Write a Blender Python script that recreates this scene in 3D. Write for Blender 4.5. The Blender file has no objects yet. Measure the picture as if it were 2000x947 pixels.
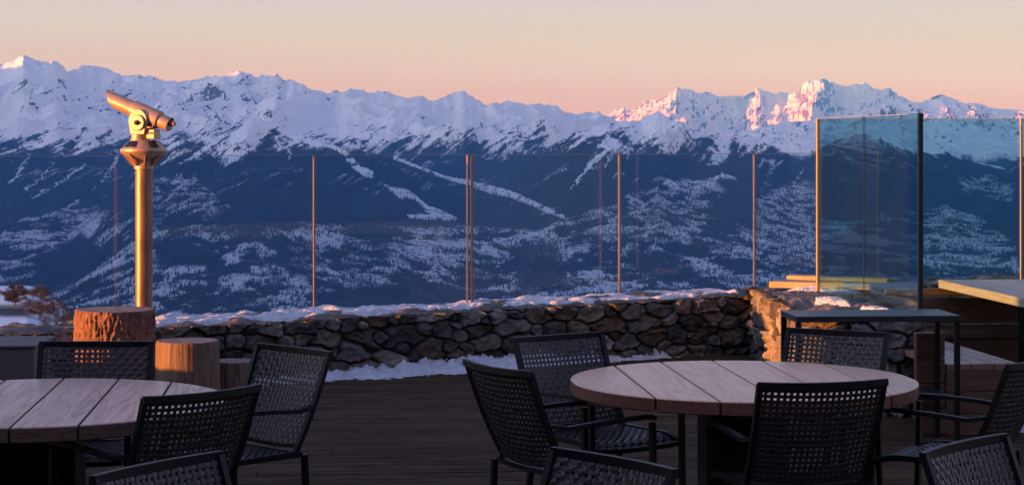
import bpy, math, random
import numpy as np
from mathutils import Vector, Matrix

random.seed(11)
RNG = np.random.default_rng(7)
SC = bpy.context.scene
COL = SC.collection
F = 3889.0          # focal length of the 70 mm lens in photograph pixels
HY = 273.0          # image row of the true horizon
EYE = 1.86
SUN_EL = math.radians(2.2)
SUN_DIR = Vector((1.0, 0.42, 0)).normalized()    # way the light travels over the ground
PI = math.pi

# ------------------------------------------------------------------ helpers
def tag(o, label=None, cat=None, group=None, kind=None):
    if label: o['label'] = label
    if cat: o['category'] = cat
    if group: o['group'] = group
    if kind: o['kind'] = kind
    return o

def thing(name, label, cat, loc=(0, 0, 0), rotz=0.0, group=None):
    o = bpy.data.objects.new(name, None)
    o.empty_display_size = 0.1
    COL.objects.link(o)
    o.location = loc
    o.rotation_euler = (0, 0, rotz)
    return tag(o, label, cat, group)

class MB:
    """collects verts / faces for one mesh"""
    def __init__(self):
        self.v = []; self.f = []; self.sm = []
    def add(self, vs, fs, smooth=False):
        b = len(self.v)
        self.v.extend([tuple(p) for p in vs])
        self.f.extend([tuple(i + b for i in f) for f in fs])
        self.sm.extend([smooth] * len(fs))
    def box(self, c, s, M=None, bev=0.0):
        x, y, z = s[0] / 2, s[1] / 2, s[2] / 2
        if bev <= 0:
            vs = [Vector((a * x, b * y, d * z)) for a in (-1, 1) for b in (-1, 1) for d in (-1, 1)]
            fs = [(0, 1, 3, 2), (4, 6, 7, 5), (0, 4, 5, 1), (2, 3, 7, 6), (0, 2, 6, 4), (1, 5, 7, 3)]
        else:
            b = min(bev, x * .9, y * .9, z * .9)
            vs = []; idx = {}
            for a in (-1, 1):
                for e in (-1, 1):
                    for d in (-1, 1):
                        idx[(a, e, d)] = len(vs)
                        vs += [Vector((a * x, e * (y - b), d * (z - b))), Vector((a * (x - b), e * y, d * (z - b))),
                               Vector((a * (x - b), e * (y - b), d * z))]
            I = idx; fs = []
            for a in (-1, 1):
                q = [I[(a, -1, -1)], I[(a, 1, -1)], I[(a, 1, 1)], I[(a, -1, 1)]]
                fs.append(q if a > 0 else q[::-1])
                q = [I[(-1, a, -1)] + 1, I[(-1, a, 1)] + 1, I[(1, a, 1)] + 1, I[(1, a, -1)] + 1]
                fs.append(q if a > 0 else q[::-1])
                q = [I[(-1, -1, a)] + 2, I[(1, -1, a)] + 2, I[(1, 1, a)] + 2, I[(-1, 1, a)] + 2]
                fs.append(q if a > 0 else q[::-1])
            for a in (-1, 1):
                for e in (-1, 1):
                    fs.append((I[(a, e, -1)], I[(a, e, 1)], I[(a, e, 1)] + 1, I[(a, e, -1)] + 1))
                    fs.append((I[(a, -1, e)], I[(a, -1, e)] + 2, I[(a, 1, e)] + 2, I[(a, 1, e)]))
                    fs.append((I[(-1, a, e)] + 1, I[(-1, a, e)] + 2, I[(1, a, e)] + 2, I[(1, a, e)] + 1))
            for k in I.values():
                fs.append((k, k + 1, k + 2))
        if M is not None: vs = [M @ p for p in vs]
        c = Vector(c)
        self.add([p + c for p in vs], fs)
    def tube(self, pts, r, n=8, sq=None, caps=True, smooth=True):
        """round tube (or a flat bar of half sizes sq) along pts; r may be a list"""
        pts = [Vector(p) for p in pts]
        m = len(pts); vs = []
        up = None
        for i, p in enumerate(pts):
            t = (pts[min(i + 1, m - 1)] - pts[max(i - 1, 0)]).normalized()
            if up is None:
                up = Vector((1, 0, 0)) if abs(t.x) < .9 else Vector((0, 1, 0))
            up = (up - t * up.dot(t)).normalized()
            sd = t.cross(up)
            rr = r[i] if isinstance(r, (list, tuple)) else r
            if sq:
                for a, b in ((-1, -1), (1, -1), (1, 1), (-1, 1)):
                    vs.append(p + up * (a * sq[0]) + sd * (b * sq[1]))
            else:
                for k in range(n):
                    an = 2 * PI * k / n
                    vs.append(p + (up * math.cos(an) + sd * math.sin(an)) * rr)
        if sq: n = 4
        fs = []
        for i in range(m - 1):
            for k in range(n):
                fs.append((i * n + k, i * n + (k + 1) % n, (i + 1) * n + (k + 1) % n, (i + 1) * n + k))
        if caps:
            fs.append(tuple(range(n))[::-1]); fs.append(tuple(range((m - 1) * n, m * n)))
        self.add(vs, fs, smooth and not sq)
    def lathe(self, prof, n=32, c=(0, 0, 0), M=None, smooth=True, caps=True):
        vs = []
        for (r, z) in prof:
            for k in range(n):
                a = 2 * PI * k / n
                vs.append(Vector((r * math.cos(a), r * math.sin(a), z)))
        fs = []
        m = len(prof)
        for i in range(m - 1):
            for k in range(n):
                fs.append((i * n + k, i * n + (k + 1) % n, (i + 1) * n + (k + 1) % n, (i + 1) * n + k))
        if caps:
            fs.append(tuple(range(n))[::-1]); fs.append(tuple(range((m - 1) * n, m * n)))
        if M is not None: vs = [M @ p for p in vs]
        c = Vector(c)
        self.add([p + c for p in vs], fs, smooth)
    def build(self, name, mat, parent=None, bevel=0.0, auto=True):
        me = bpy.data.meshes.new(name)
        me.from_pydata(self.v, [], self.f)
        me.polygons.foreach_set('use_smooth', self.sm)
        me.update()
        o = bpy.data.objects.new(name, me)
        COL.objects.link(o)
        if mat: me.materials.append(mat)
        if parent: o.parent = parent
        if auto and any(self.sm):
            try: me.set_sharp_from_angle(angle=math.radians(40))
            except Exception: pass
        if bevel:
            b = o.modifiers.new('bevel', 'BEVEL'); b.width = bevel; b.segments = 2; b.limit_method = 'ANGLE'
        return o

def grid_mesh(name, P, mat, attrs=None, smooth=True, parent=None, close_u=False):
    """P: (rows, cols, 3) array"""
    R, C = P.shape[:2]
    me = bpy.data.meshes.new(name)
    nv = R * C
    me.vertices.add(nv)
    me.vertices.foreach_set('co', P.reshape(-1).astype(np.float32))
    ii = np.arange(nv).reshape(R, C)
    if close_u:
        ii2 = np.concatenate([ii, ii[:, :1]], 1)
    else:
        ii2 = ii
    q = np.stack([ii2[:-1, :-1], ii2[:-1, 1:], ii2[1:, 1:], ii2[1:, :-1]], -1).reshape(-1, 4)
    nf = len(q)
    me.loops.add(nf * 4); me.polygons.add(nf)
    me.loops.foreach_set('vertex_index', q.reshape(-1).astype(np.int32))
    me.polygons.foreach_set('loop_start', np.arange(0, nf * 4, 4, dtype=np.int32))
    me.polygons.foreach_set('loop_total', np.full(nf, 4, dtype=np.int32))
    me.polygons.foreach_set('use_smooth', np.full(nf, smooth, dtype=bool))
    for k, a in (attrs or {}).items():
        at = me.attributes.new(k, 'FLOAT_COLOR', 'POINT')
        at.data.foreach_set('color', a.reshape(-1).astype(np.float32))
    me.update(calc_edges=True); me.validate()
    o = bpy.data.objects.new(name, me)
    COL.objects.link(o)
    if mat: me.materials.append(mat)
    if parent: o.parent = parent
    return o

def soup_mesh(name, V, Q, mats, midx=None, parent=None):
    """V (n,3), Q (m,k) constant-size polygons"""
    me = bpy.data.meshes.new(name)
    k = Q.shape[1]; nf = len(Q)
    me.vertices.add(len(V)); me.vertices.foreach_set('co', V.reshape(-1).astype(np.float32))
    me.loops.add(nf * k); me.polygons.add(nf)
    me.loops.foreach_set('vertex_index', Q.reshape(-1).astype(np.int32))
    me.polygons.foreach_set('loop_start', np.arange(0, nf * k, k, dtype=np.int32))
    me.polygons.foreach_set('loop_total', np.full(nf, k, dtype=np.int32))
    for m in mats: me.materials.append(m)
    if midx is not None: me.polygons.foreach_set('material_index', midx.astype(np.int32))
    me.update(calc_edges=True); me.validate()
    o = bpy.data.objects.new(name, me); COL.objects.link(o)
    if parent: o.parent = parent
    return o

# ------------------------------------------------------------------ noise
def _hash(ix, iy, seed):
    h = (ix.astype(np.int64) * 374761393 + iy.astype(np.int64) * 668265263 + seed * 1442695041) & 0xffffffff
    h = ((h ^ (h >> 13)) * 1274126177) & 0xffffffff
    return (h ^ (h >> 16)) & 0xffff

def perlin(x, y, seed=0):
    x = np.asarray(x, dtype=np.float64); y = np.asarray(y, dtype=np.float64)
    xi = np.floor(x); yi = np.floor(y)
    fx = x - xi; fy = y - yi
    u = fx * fx * fx * (fx * (fx * 6 - 15) + 10); v = fy * fy * fy * (fy * (fy * 6 - 15) + 10)
    def g(dx, dy):
        a = _hash(xi + dx, yi + dy, seed) * (2 * np.pi / 65536)
        return np.cos(a) * (fx - dx) + np.sin(a) * (fy - dy)
    a = g(0, 0); b = g(1, 0); c = g(0, 1); d = g(1, 1)
    return ((a + (b - a) * u) + ((c + (d - c) * u) - (a + (b - a) * u)) * v) * 1.5

def fbm(x, y, oc=5, seed=0, gain=.5, lac=2.03):
    s = 0; a = 1; n = 0
    for i in range(oc):
        s = s + a * perlin(x, y, seed + i * 17); n += a
        a *= gain; x = x * lac + 3.1; y = y * lac + 1.7
    return s / n

def ridged(x, y, oc=5, seed=0, gain=.5, lac=2.07):
    s = 0; a = 1; n = 0; w = 1
    for i in range(oc):
        r = 1 - np.abs(perlin(x, y, seed + i * 13)); r = r * r
        s = s + a * r * w; n += a
        w = np.clip(r * 1.4, 0, 1)
        a *= gain; x = x * lac + 5.3; y = y * lac + 2.9
    return s / n

def sstep(a, b, x):
    t = np.clip((x - a) / (b - a), 0, 1)
    return t * t * (3 - 2 * t)

# ------------------------------------------------------------------ materials
def new_mat(name):
    m = bpy.data.materials.new(name); m.use_nodes = True
    nt = m.node_tree
    return m, nt, nt.nodes['Principled BSDF'], nt.nodes['Material Output']

def N(nt, typ, **kw):
    n = nt.nodes.new(typ)
    for k, v in kw.items():
        if k in n.inputs: n.inputs[k].default_value = v
        else: setattr(n, k, v)
    return n

def ramp(nt, fac, stops):
    r = nt.nodes.new('ShaderNodeValToRGB')
    while len(r.color_ramp.elements) > 1: r.color_ramp.elements.remove(r.color_ramp.elements[-1])
    r.color_ramp.elements[0].position = stops[0][0]; r.color_ramp.elements[0].color = (*stops[0][1], 1)
    for p, c in stops[1:]:
        e = r.color_ramp.elements.new(p); e.color = (*c, 1)
    nt.links.new(fac, r.inputs['Fac'])
    return r.outputs['Color']

def simple_mat(name, c1, c2=None, rough=.5, metal=0.0, scale=(8, 8, 8), bump=0.0, bscale=60, rough_var=0.0, detail=5, spec=None):
    m, nt, b, out = new_mat(name)
    tc = N(nt, 'ShaderNodeTexCoord')
    mp = N(nt, 'ShaderNodeMapping'); mp.inputs['Scale'].default_value = scale
    nt.links.new(tc.outputs['Object'], mp.inputs['Vector'])
    nz = N(nt, 'ShaderNodeTexNoise', Scale=1.0, Detail=float(detail), Roughness=.6)
    nt.links.new(mp.outputs['Vector'], nz.inputs['Vector'])
    c2 = c2 or tuple(x * .8 for x in c1)
    nt.links.new(ramp(nt, nz.outputs['Fac'], [(.3, c2), (.7, c1)]), b.inputs['Base Color'])
    b.inputs['Metallic'].default_value = metal
    b.inputs['Roughness'].default_value = rough
    if spec is not None: b.inputs['Specular IOR Level'].default_value = spec
    if rough_var:
        mr = N(nt, 'ShaderNodeMapRange'); mr.inputs['To Min'].default_value = max(0, rough - rough_var); mr.inputs['To Max'].default_value = rough + rough_var
        nt.links.new(nz.outputs['Fac'], mr.inputs['Value']); nt.links.new(mr.outputs['Result'], b.inputs['Roughness'])
    if bump:
        n2 = N(nt, 'ShaderNodeTexNoise', Scale=float(bscale), Detail=4.0)
        nt.links.new(tc.outputs['Object'], n2.inputs['Vector'])
        bp = N(nt, 'ShaderNodeBump', Strength=bump, Distance=.01)
        nt.links.new(n2.outputs['Fac'], bp.inputs['Height']); nt.links.new(bp.outputs['Normal'], b.inputs['Normal'])
    return m

def wood_mat(name, c1, c2, c3, rough=.35, along='Y', ring=22.0, bump=.15, coat=0.0, spec=.5):
    """sawn timber: stretched grain lines along one local axis, slow colour drift from board to board"""
    m, nt, b, out = new_mat(name)
    tc = N(nt, 'ShaderNodeTexCoord')
    mp = N(nt, 'ShaderNodeMapping')
    sc = {'X': (.9, 14, 14), 'Y': (14, .9, 14), 'Z': (14, 14, .9)}[along]
    mp.inputs['Scale'].default_value = sc
    nt.links.new(tc.outputs['Object'], mp.inputs['Vector'])
    at = N(nt, 'ShaderNodeAttribute', attribute_name='board')
    add = N(nt, 'ShaderNodeVectorMath', operation='ADD')
    nt.links.new(mp.outputs['Vector'], add.inputs[0]); nt.links.new(at.outputs['Vector'], add.inputs[1])
    n1 = N(nt, 'ShaderNodeTexNoise', Scale=.55, Detail=3.0, Distortion=.6)
    nt.links.new(add.outputs['Vector'], n1.inputs['Vector'])
    mul = N(nt, 'ShaderNodeMath', operation='MULTIPLY'); mul.inputs[1].default_value = ring
    nt.links.new(n1.outputs['Fac'], mul.inputs[0])
    fr = N(nt, 'ShaderNodeMath', operation='PINGPONG'); fr.inputs[1].default_value = 1.0
    nt.links.new(mul.outputs[0], fr.inputs[0])
    n2 = N(nt, 'ShaderNodeTexNoise', Scale=3.0, Detail=6.0, Roughness=.7)
    nt.links.new(add.outputs['Vector'], n2.inputs['Vector'])
    col1 = ramp(nt, fr.outputs[0], [(0.0, c2), (.35, c1), (1.0, c1)])
    mx = N(nt, 'ShaderNodeMix', data_type='RGBA'); mx.blend_type = 'MULTIPLY'; mx.inputs[0].default_value = .75
    nt.links.new(col1, mx.inputs[6])
    nt.links.new(ramp(nt, n2.outputs['Fac'], [(.3, c3), (.65, (1, 1, 1))]), mx.inputs[7])
    mx2 = N(nt, 'ShaderNodeMix', data_type='RGBA'); mx2.blend_type = 'MULTIPLY'; mx2.inputs[0].default_value = 1.0
    nt.links.new(mx.outputs[2], mx2.inputs[6])
    sep = N(nt, 'ShaderNodeSeparateXYZ'); nt.links.new(at.outputs['Vector'], sep.inputs[0])
    md = N(nt, 'ShaderNodeMath', operation='FRACT'); nt.links.new(sep.outputs['X'], md.inputs[0])
    nt.links.new(ramp(nt, md.outputs[0], [(0, (.78, .76, .74)), (1, (1.08, 1.06, 1.05))]), mx2.inputs[7])
    nt.links.new(mx2.outputs[2], b.inputs['Base Color'])
    mr = N(nt, 'ShaderNodeMapRange'); mr.inputs['To Min'].default_value = rough + .12; mr.inputs['To Max'].default_value = rough - .05
    nt.links.new(fr.outputs[0], mr.inputs['Value']); nt.links.new(mr.outputs['Result'], b.inputs['Roughness'])
    bp = N(nt, 'ShaderNodeBump', Strength=bump, Distance=.004)
    nt.links.new(n2.outputs['Fac'], bp.inputs['Height']); nt.links.new(bp.outputs['Normal'], b.inputs['Normal'])
    b.inputs['Specular IOR Level'].default_value = spec
    b.inputs['Coat Weight'].default_value = coat; b.inputs['Coat Roughness'].default_value = .3
    return m

def set_board(o, vals):
    """per-vertex 'board' vector so that each board has a grain of its own"""
    me = o.data
    a = me.attributes.new('board', 'FLOAT_VECTOR', 'POINT')
    a.data.foreach_set('vector', np.asarray(vals, dtype=np.float32).reshape(-1))

def glass_mat(name, tint, rough=.0, refl=1.0, dust=0.03):
    m, nt, b, out = new_mat(name)
    nt.nodes.remove(b)
    tr = N(nt, 'ShaderNodeBsdfTransparent'); tr.inputs['Color'].default_value = (*tint, 1)
    gl = N(nt, 'ShaderNodeBsdfGlossy', Roughness=rough); gl.inputs['Color'].default_value = (1, 1, 1, 1)
    fr = N(nt, 'ShaderNodeFresnel', IOR=1.45)
    ml = N(nt, 'ShaderNodeMath', operation='MULTIPLY'); ml.inputs[1].default_value = refl
    nt.links.new(fr.outputs[0], ml.inputs[0])
    mx = N(nt, 'ShaderNodeMixShader'); nt.links.new(ml.outputs[0], mx.inputs[0])
    nt.links.new(tr.outputs[0], mx.inputs[1]); nt.links.new(gl.outputs[0], mx.inputs[2])
    df = N(nt, 'ShaderNodeBsdfDiffuse'); df.inputs['Color'].default_value = (.7, .72, .74, 1)
    tc = N(nt, 'ShaderNodeTexCoord')
    nz = N(nt, 'ShaderNodeTexNoise', Scale=2.2, Detail=6.0, Roughness=.65); nt.links.new(tc.outputs['Object'], nz.inputs['Vector'])
    mr = N(nt, 'ShaderNodeMapRange'); mr.inputs['From Min'].default_value = .35; mr.inputs['From Max'].default_value = .75
    mr.inputs['To Min'].default_value = dust * .5; mr.inputs['To Max'].default_value = dust * 1.6
    nt.links.new(nz.outputs['Fac'], mr.inputs['Value'])
    mx2 = N(nt, 'ShaderNodeMixShader'); nt.links.new(mr.outputs[0], mx2.inputs[0])
    nt.links.new(mx.outputs[0], mx2.inputs[1]); nt.links.new(df.outputs[0], mx2.inputs[2])
    nt.links.new(mx2.outputs[0], out.inputs['Surface'])
    return m

def terrain_mat(name, nscale, rock=(.13, .12, .125), forest=(.030, .036, .030), snow=(.84, .85, .88)):
    """attribute 'cover': R snow share, G forest share, B thin and dimmed low snow; broken up by a finer noise in world metres"""
    m, nt, b, out = new_mat(name)
    at = N(nt, 'ShaderNodeAttribute', attribute_name='cover')
    sep = N(nt, 'ShaderNodeSeparateColor'); nt.links.new(at.outputs['Color'], sep.inputs[0])
    tc = N(nt, 'ShaderNodeTexCoord')
    mp = N(nt, 'ShaderNodeMapping'); mp.inputs['Scale'].default_value = (nscale, nscale * .55, nscale)
    nt.links.new(tc.outputs['Object'], mp.inputs['Vector'])
    nz = N(nt, 'ShaderNodeTexNoise', Scale=1.0, Detail=7.0, Roughness=.68); nt.links.new(mp.outputs['Vector'], nz.inputs['Vector'])
    def brk(sock, amp, lo=.36, hi=.64):
        s1 = N(nt, 'ShaderNodeMath', operation='SUBTRACT'); nt.links.new(nz.outputs['Fac'], s1.inputs[0]); s1.inputs[1].default_value = .5
        s2 = N(nt, 'ShaderNodeMath', operation='MULTIPLY_ADD'); nt.links.new(s1.outputs[0], s2.inputs[0]); s2.inputs[1].default_value = amp
        nt.links.new(sock, s2.inputs[2])
        mr = N(nt, 'ShaderNodeMapRange', interpolation_type='SMOOTHSTEP'); mr.inputs['From Min'].default_value = lo; mr.inputs['From Max'].default_value = hi
        nt.links.new(s2.outputs[0], mr.inputs['Value']); return mr.outputs[0]
    sn = brk(sep.outputs['Red'], 1.3); fo = brk(sep.outputs['Green'], .85, .16, .80)
    n2 = N(nt, 'ShaderNodeTexNoise', Scale=3.0, Detail=3.0); nt.links.new(mp.outputs['Vector'], n2.inputs['Vector'])
    rk = ramp(nt, n2.outputs['Fac'], [(.3, tuple(c * .6 for c in rock)), (.7, tuple(c * 1.35 for c in rock))])
    fc = ramp(nt, n2.outputs['Fac'], [(.3, tuple(c * .7 for c in forest)), (.75, tuple(c * 1.5 for c in forest))])
    m1 = N(nt, 'ShaderNodeMix', data_type='RGBA'); nt.links.new(sn, m1.inputs[0]); nt.links.new(rk, m1.inputs[6])
    thin = N(nt, 'ShaderNodeMix', data_type='RGBA'); nt.links.new(sep.outputs['Blue'], thin.inputs[0]); thin.inputs[6].default_value = (*snow, 1); thin.inputs[7].default_value = (.40, .41, .43, 1)  # thin low snow, with the valley's dimness and haze put into its grey
    nt.links.new(thin.outputs[2], m1.inputs[7])
    m2 = N(nt, 'ShaderNodeMix', data_type='RGBA'); nt.links.new(fo, m2.inputs[0]); nt.links.new(m1.outputs[2], m2.inputs[6]); nt.links.new(fc, m2.inputs[7])
    nt.links.new(m2.outputs[2], b.inputs['Base Color'])
    b.inputs['Roughness'].default_value = .9; b.inputs['Specular IOR Level'].default_value = .1
    return m

def stone_mat(name):
    m, nt, b, out = new_mat(name)
    at = N(nt, 'ShaderNodeAttribute', attribute_name='stone')
    tc = N(nt, 'ShaderNodeTexCoord')
    n1 = N(nt, 'ShaderNodeTexNoise', Scale=14.0, Detail=8.0, Roughness=.72); nt.links.new(tc.outputs['Object'], n1.inputs['Vector'])
    n3 = N(nt, 'ShaderNodeTexNoise', Scale=5.0, Detail=4.0, Roughness=.6, Distortion=1.2); nt.links.new(tc.outputs['Object'], n3.inputs['Vector'])
    mx = N(nt, 'ShaderNodeMix', data_type='RGBA'); mx.blend_type = 'MULTIPLY'; mx.inputs[0].default_value = 1.0
    nt.links.new(at.outputs['Color'], mx.inputs[6])
    nt.links.new(ramp(nt, n1.outputs['Fac'], [(.3, (.45, .44, .45)), (.5, (.95, .93, .9)), (.72, (1.5, 1.45, 1.35))]), mx.inputs[7])
    m2 = N(nt, 'ShaderNodeMix', data_type='RGBA'); nt.links.new(mx.outputs[2], m2.inputs[6])
    m2.inputs[7].default_value = (.24, .17, .11, 1)
    mr = N(nt, 'ShaderNodeMapRange'); mr.inputs['From Min'].default_value = .52; mr.inputs['From Max'].default_value = .75; mr.inputs['To Max'].default_value = .55
    nt.links.new(n3.outputs['Fac'], mr.inputs['Value']); nt.links.new(mr.outputs[0], m2.inputs[0])
    nt.links.new(m2.outputs[2], b.inputs['Base Color'])
    b.inputs['Roughness'].default_value = .85; b.inputs['Specular IOR Level'].default_value = .3
    n2 = N(nt, 'ShaderNodeTexNoise', Scale=45.0, Detail=6.0, Roughness=.7); nt.links.new(tc.outputs['Object'], n2.inputs['Vector'])
    bp = N(nt, 'ShaderNodeBump', Strength=.7, Distance=.012)
    nt.links.new(n2.outputs['Fac'], bp.inputs['Height']); nt.links.new(bp.outputs['Normal'], b.inputs['Normal'])
    return m

def snow_mat():
    m, nt, b, out = new_mat('snow')
    tc = N(nt, 'ShaderNodeTexCoord')
    n1 = N(nt, 'ShaderNodeTexNoise', Scale=6.0, Detail=6.0, Roughness=.6); nt.links.new(tc.outputs['Object'], n1.inputs['Vector'])
    nd = N(nt, 'ShaderNodeTexNoise', Scale=38.0, Detail=7.0, Roughness=.75); nt.links.new(tc.outputs['Object'], nd.inputs['Vector'])
    mx = N(nt, 'ShaderNodeMix', data_type='RGBA'); mx.blend_type = 'MULTIPLY'; mx.inputs[0].default_value = 1.0
    nt.links.new(ramp(nt, n1.outputs['Fac'], [(.3, (.60, .61, .64)), (.6, (.80, .81, .84))]), mx.inputs[6])
    nt.links.new(ramp(nt, nd.outputs['Fac'], [(.30, (.35, .33, .31)), (.40, (.86, .86, .87)), (.6, (1, 1, 1))]), mx.inputs[7])
    nt.links.new(mx.outputs[2], b.inputs['Base Color'])
    b.inputs['Roughness'].default_value = .75
    b.inputs['Subsurface Weight'].default_value = 0.0
    n2 = N(nt, 'ShaderNodeTexNoise', Scale=55.0, Detail=5.0); nt.links.new(tc.outputs['Object'], n2.inputs['Vector'])
    bp = N(nt, 'ShaderNodeBump', Strength=.9, Distance=.03)
    nt.links.new(n2.outputs['Fac'], bp.inputs['Height']); nt.links.new(bp.outputs['Normal'], b.inputs['Normal'])
    return m

M_SNOW = snow_mat()
M_STONE = stone_mat('dry_stone')
M_TERR = terrain_mat('alpine_ground', .012)
M_FAR = terrain_mat('far_alpine_ground', .004, rock=(.15, .12, .12))
M_NEAR = terrain_mat('snow_slope_ground', .12)
M_BLACK = simple_mat('black_powder_coat', (.011, .0105, .0105), (.007, .007, .007), rough=.5, rough_var=.08, spec=.2)
M_WEAVE = simple_mat('dark_woven_strap', (.050, .040, .032), (.024, .020, .017), rough=.38, scale=(40, 40, 40), rough_var=.1)
M_TOP = wood_mat('larch_table_boards', (.78, .45, .24), (.70, .385, .20), (.86, .80, .75), rough=.40, along='Y', bump=.08, coat=.3)
M_TOP2 = wood_mat('larch_table_boards_grey', (.62, .39, .265), (.46, .275, .18), (.72, .64, .58), rough=.38, along='Y', coat=.15)
M_PALE = wood_mat('pale_larch_boards', (.55, .46, .38), (.45, .34, .25), (.75, .66, .58), rough=.5, along='Y', bump=.1)
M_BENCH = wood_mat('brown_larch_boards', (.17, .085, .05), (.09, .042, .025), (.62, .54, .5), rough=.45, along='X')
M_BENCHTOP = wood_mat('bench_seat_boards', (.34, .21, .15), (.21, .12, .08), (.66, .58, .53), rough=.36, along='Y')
M_PLANK = wood_mat('raw_sawn_planks', (.50, .36, .20), (.38, .24, .12), (.72, .64, .56), rough=.6, along='X')
M_DECK = wood_mat('weathered_deck_boards', (.092, .064, .040), (.040, .028, .018), (.5, .46, .44), rough=.85, along='X', ring=12, bump=.4, spec=.03)
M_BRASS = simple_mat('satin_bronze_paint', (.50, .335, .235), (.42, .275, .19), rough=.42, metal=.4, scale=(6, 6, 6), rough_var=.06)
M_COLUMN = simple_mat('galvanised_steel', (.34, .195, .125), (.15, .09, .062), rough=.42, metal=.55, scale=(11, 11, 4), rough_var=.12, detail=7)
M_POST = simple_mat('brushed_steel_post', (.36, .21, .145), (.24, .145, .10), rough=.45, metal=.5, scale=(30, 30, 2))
M_DARKMETAL = simple_mat('dark_steel', (.03, .029, .03), (.02, .02, .02), rough=.42, spec=.4)
M_SOLAR = simple_mat('solar_cell', (.012, .014, .022), (.008, .009, .014), rough=.2)
M_GLASS = glass_mat('clear_glass', (.87, .945, .975), refl=.25, dust=.006)
M_TEAL = glass_mat('teal_glass', (.66, .86, .87), refl=.26, dust=.003)
M_GREYBOX = simple_mat('weathered_board', (.155, .125, .108), (.11, .09, .08), rough=.7, scale=(3, 3, 22), bump=.2)
M_TWIG = simple_mat('larch_twigs', (.11, .055, .04), (.07, .035, .028), rough=.9)
M_TRUNK = simple_mat('bark_dark', (.08, .055, .045), (.045, .03, .026), rough=.95, bump=.6)
M_CONIFER = simple_mat('conifer_needles', (.040, .048, .036), (.022, .028, .022), rough=.95, scale=(.02, .02, .02))
M_ROOFSNOW = simple_mat('snowy_roof', (.75, .76, .8), (.6, .62, .66), rough=.8)
M_CHALET = simple_mat('chalet_wall', (.20, .155, .12), (.10, .075, .06), rough=.9, scale=(.02, .02, .02))
M_RENDER = simple_mat('timber_cladding', (.12, .085, .065), (.075, .052, .04), rough=.8, scale=(2, 2, 18), bump=.3)

# ------------------------------------------------------------------ camera
cam = bpy.data.cameras.new('camera'); co = bpy.data.objects.new('camera', cam); COL.objects.link(co)
co.location = (0, 0, EYE); co.rotation_euler = (PI / 2, 0, 0)
cam.lens = 70.0; cam.sensor_width = 36.0; cam.sensor_fit = 'HORIZONTAL'
cam.shift_y = -(473.5 - HY) / 2000.0
cam.clip_start = .1; cam.clip_end = 400000
SC.camera = co

# ------------------------------------------------------------------ world + sun
def build_world():
    w = bpy.data.worlds.new('World'); SC.world = w; w.use_nodes = True
    nt = w.node_tree; bg = nt.nodes['Background']
    sky = N(nt, 'ShaderNodeTexSky', sky_type='NISHITA', sun_disc=False)
    sky.sun_elevation = SUN_EL
    sky.sun_rotation = math.atan2(-SUN_DIR.x, -SUN_DIR.y)
    sky.altitude = 2100; sky.air_density = 1.0; sky.dust_density = .6; sky.ozone_density = 2.5
    tc = N(nt, 'ShaderNodeTexCoord')
    sep = N(nt, 'ShaderNodeSeparateXYZ'); nt.links.new(tc.outputs['Generated'], sep.inputs[0])
    # dawn bands: peach along the horizon, lilac above it, blue higher up
    mr = N(nt, 'ShaderNodeMapRange'); mr.inputs['From Min'].default_value = 0.0; mr.inputs['From Max'].default_value = .5
    nt.links.new(sep.outputs['Z'], mr.inputs['Value'])
    K = SKY_K
    col = ramp(nt, mr.outputs[0], [(z, tuple(K * c for c in cc)) for z, cc in SKY_BANDS])
    # the glow over the place where the sun comes up
    dt = N(nt, 'ShaderNodeVectorMath', operation='DOT_PRODUCT'); nt.links.new(tc.outputs['Generated'], dt.inputs[0])
    dt.inputs[1].default_value = (-SUN_DIR.x, -SUN_DIR.y, .05)
    cl = N(nt, 'ShaderNodeMath', operation='MAXIMUM'); nt.links.new(dt.outputs['Value'], cl.inputs[0]); cl.inputs[1].default_value = 0
    pw = N(nt, 'ShaderNodeMath', operation='POWER'); nt.links.new(cl.outputs[0], pw.inputs[0]); pw.inputs[1].default_value = 4.0
    glow = N(nt, 'ShaderNodeMix', data_type='RGBA'); glow.blend_type = 'ADD'; nt.links.new(pw.outputs[0], glow.inputs[0])
    nt.links.new(col, glow.inputs[6]); glow.inputs[7].default_value = (K * 1.25, K * 1.35, K * 1.8, 1)
    col = glow.outputs[2]
    mx = N(nt, 'ShaderNodeMix', data_type='RGBA'); mx.blend_type = 'ADD'; mx.inputs[0].default_value = 1.0
    sc = N(nt, 'ShaderNodeMix', data_type='RGBA'); sc.blend_type = 'MULTIPLY'; sc.inputs[0].default_value = 1.0
    nt.links.new(sky.outputs[0], sc.inputs[6]); sc.inputs[7].default_value = (NISH, NISH, NISH, 1)
    nt.links.new(sc.outputs[2], mx.inputs[6]); nt.links.new(col, mx.inputs[7])
    nt.links.new(mx.outputs[2], bg.inputs['Color'])
    bg.inputs['Strength'].default_value = .1
SKY_K = 3.0
NISH = .5
SKY_BANDS = [(0.0, (.80, .42, .02)), (.05, (.765, .445, .06)), (.09, (.725, .485, .23)), (.14, (.69, .525, .56)), (.25, (.70, .59, .87)), (.45, (.43, .395, .73)), (1.0, (.25, .26, .58))]
build_world()
sl = bpy.data.lights.new('sun', 'SUN'); so = bpy.data.objects.new('sun', sl); COL.objects.link(so)
sl.energy = 5.0; sl.angle = math.radians(.55); sl.color = (1.0, .42, .13)
d = Vector((SUN_DIR.x * math.cos(SUN_EL), SUN_DIR.y * math.cos(SUN_EL), -math.sin(SUN_EL)))
so.rotation_euler = d.to_track_quat('-Z', 'Y').to_euler()
so.location = (-30, -10, 20)

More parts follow.
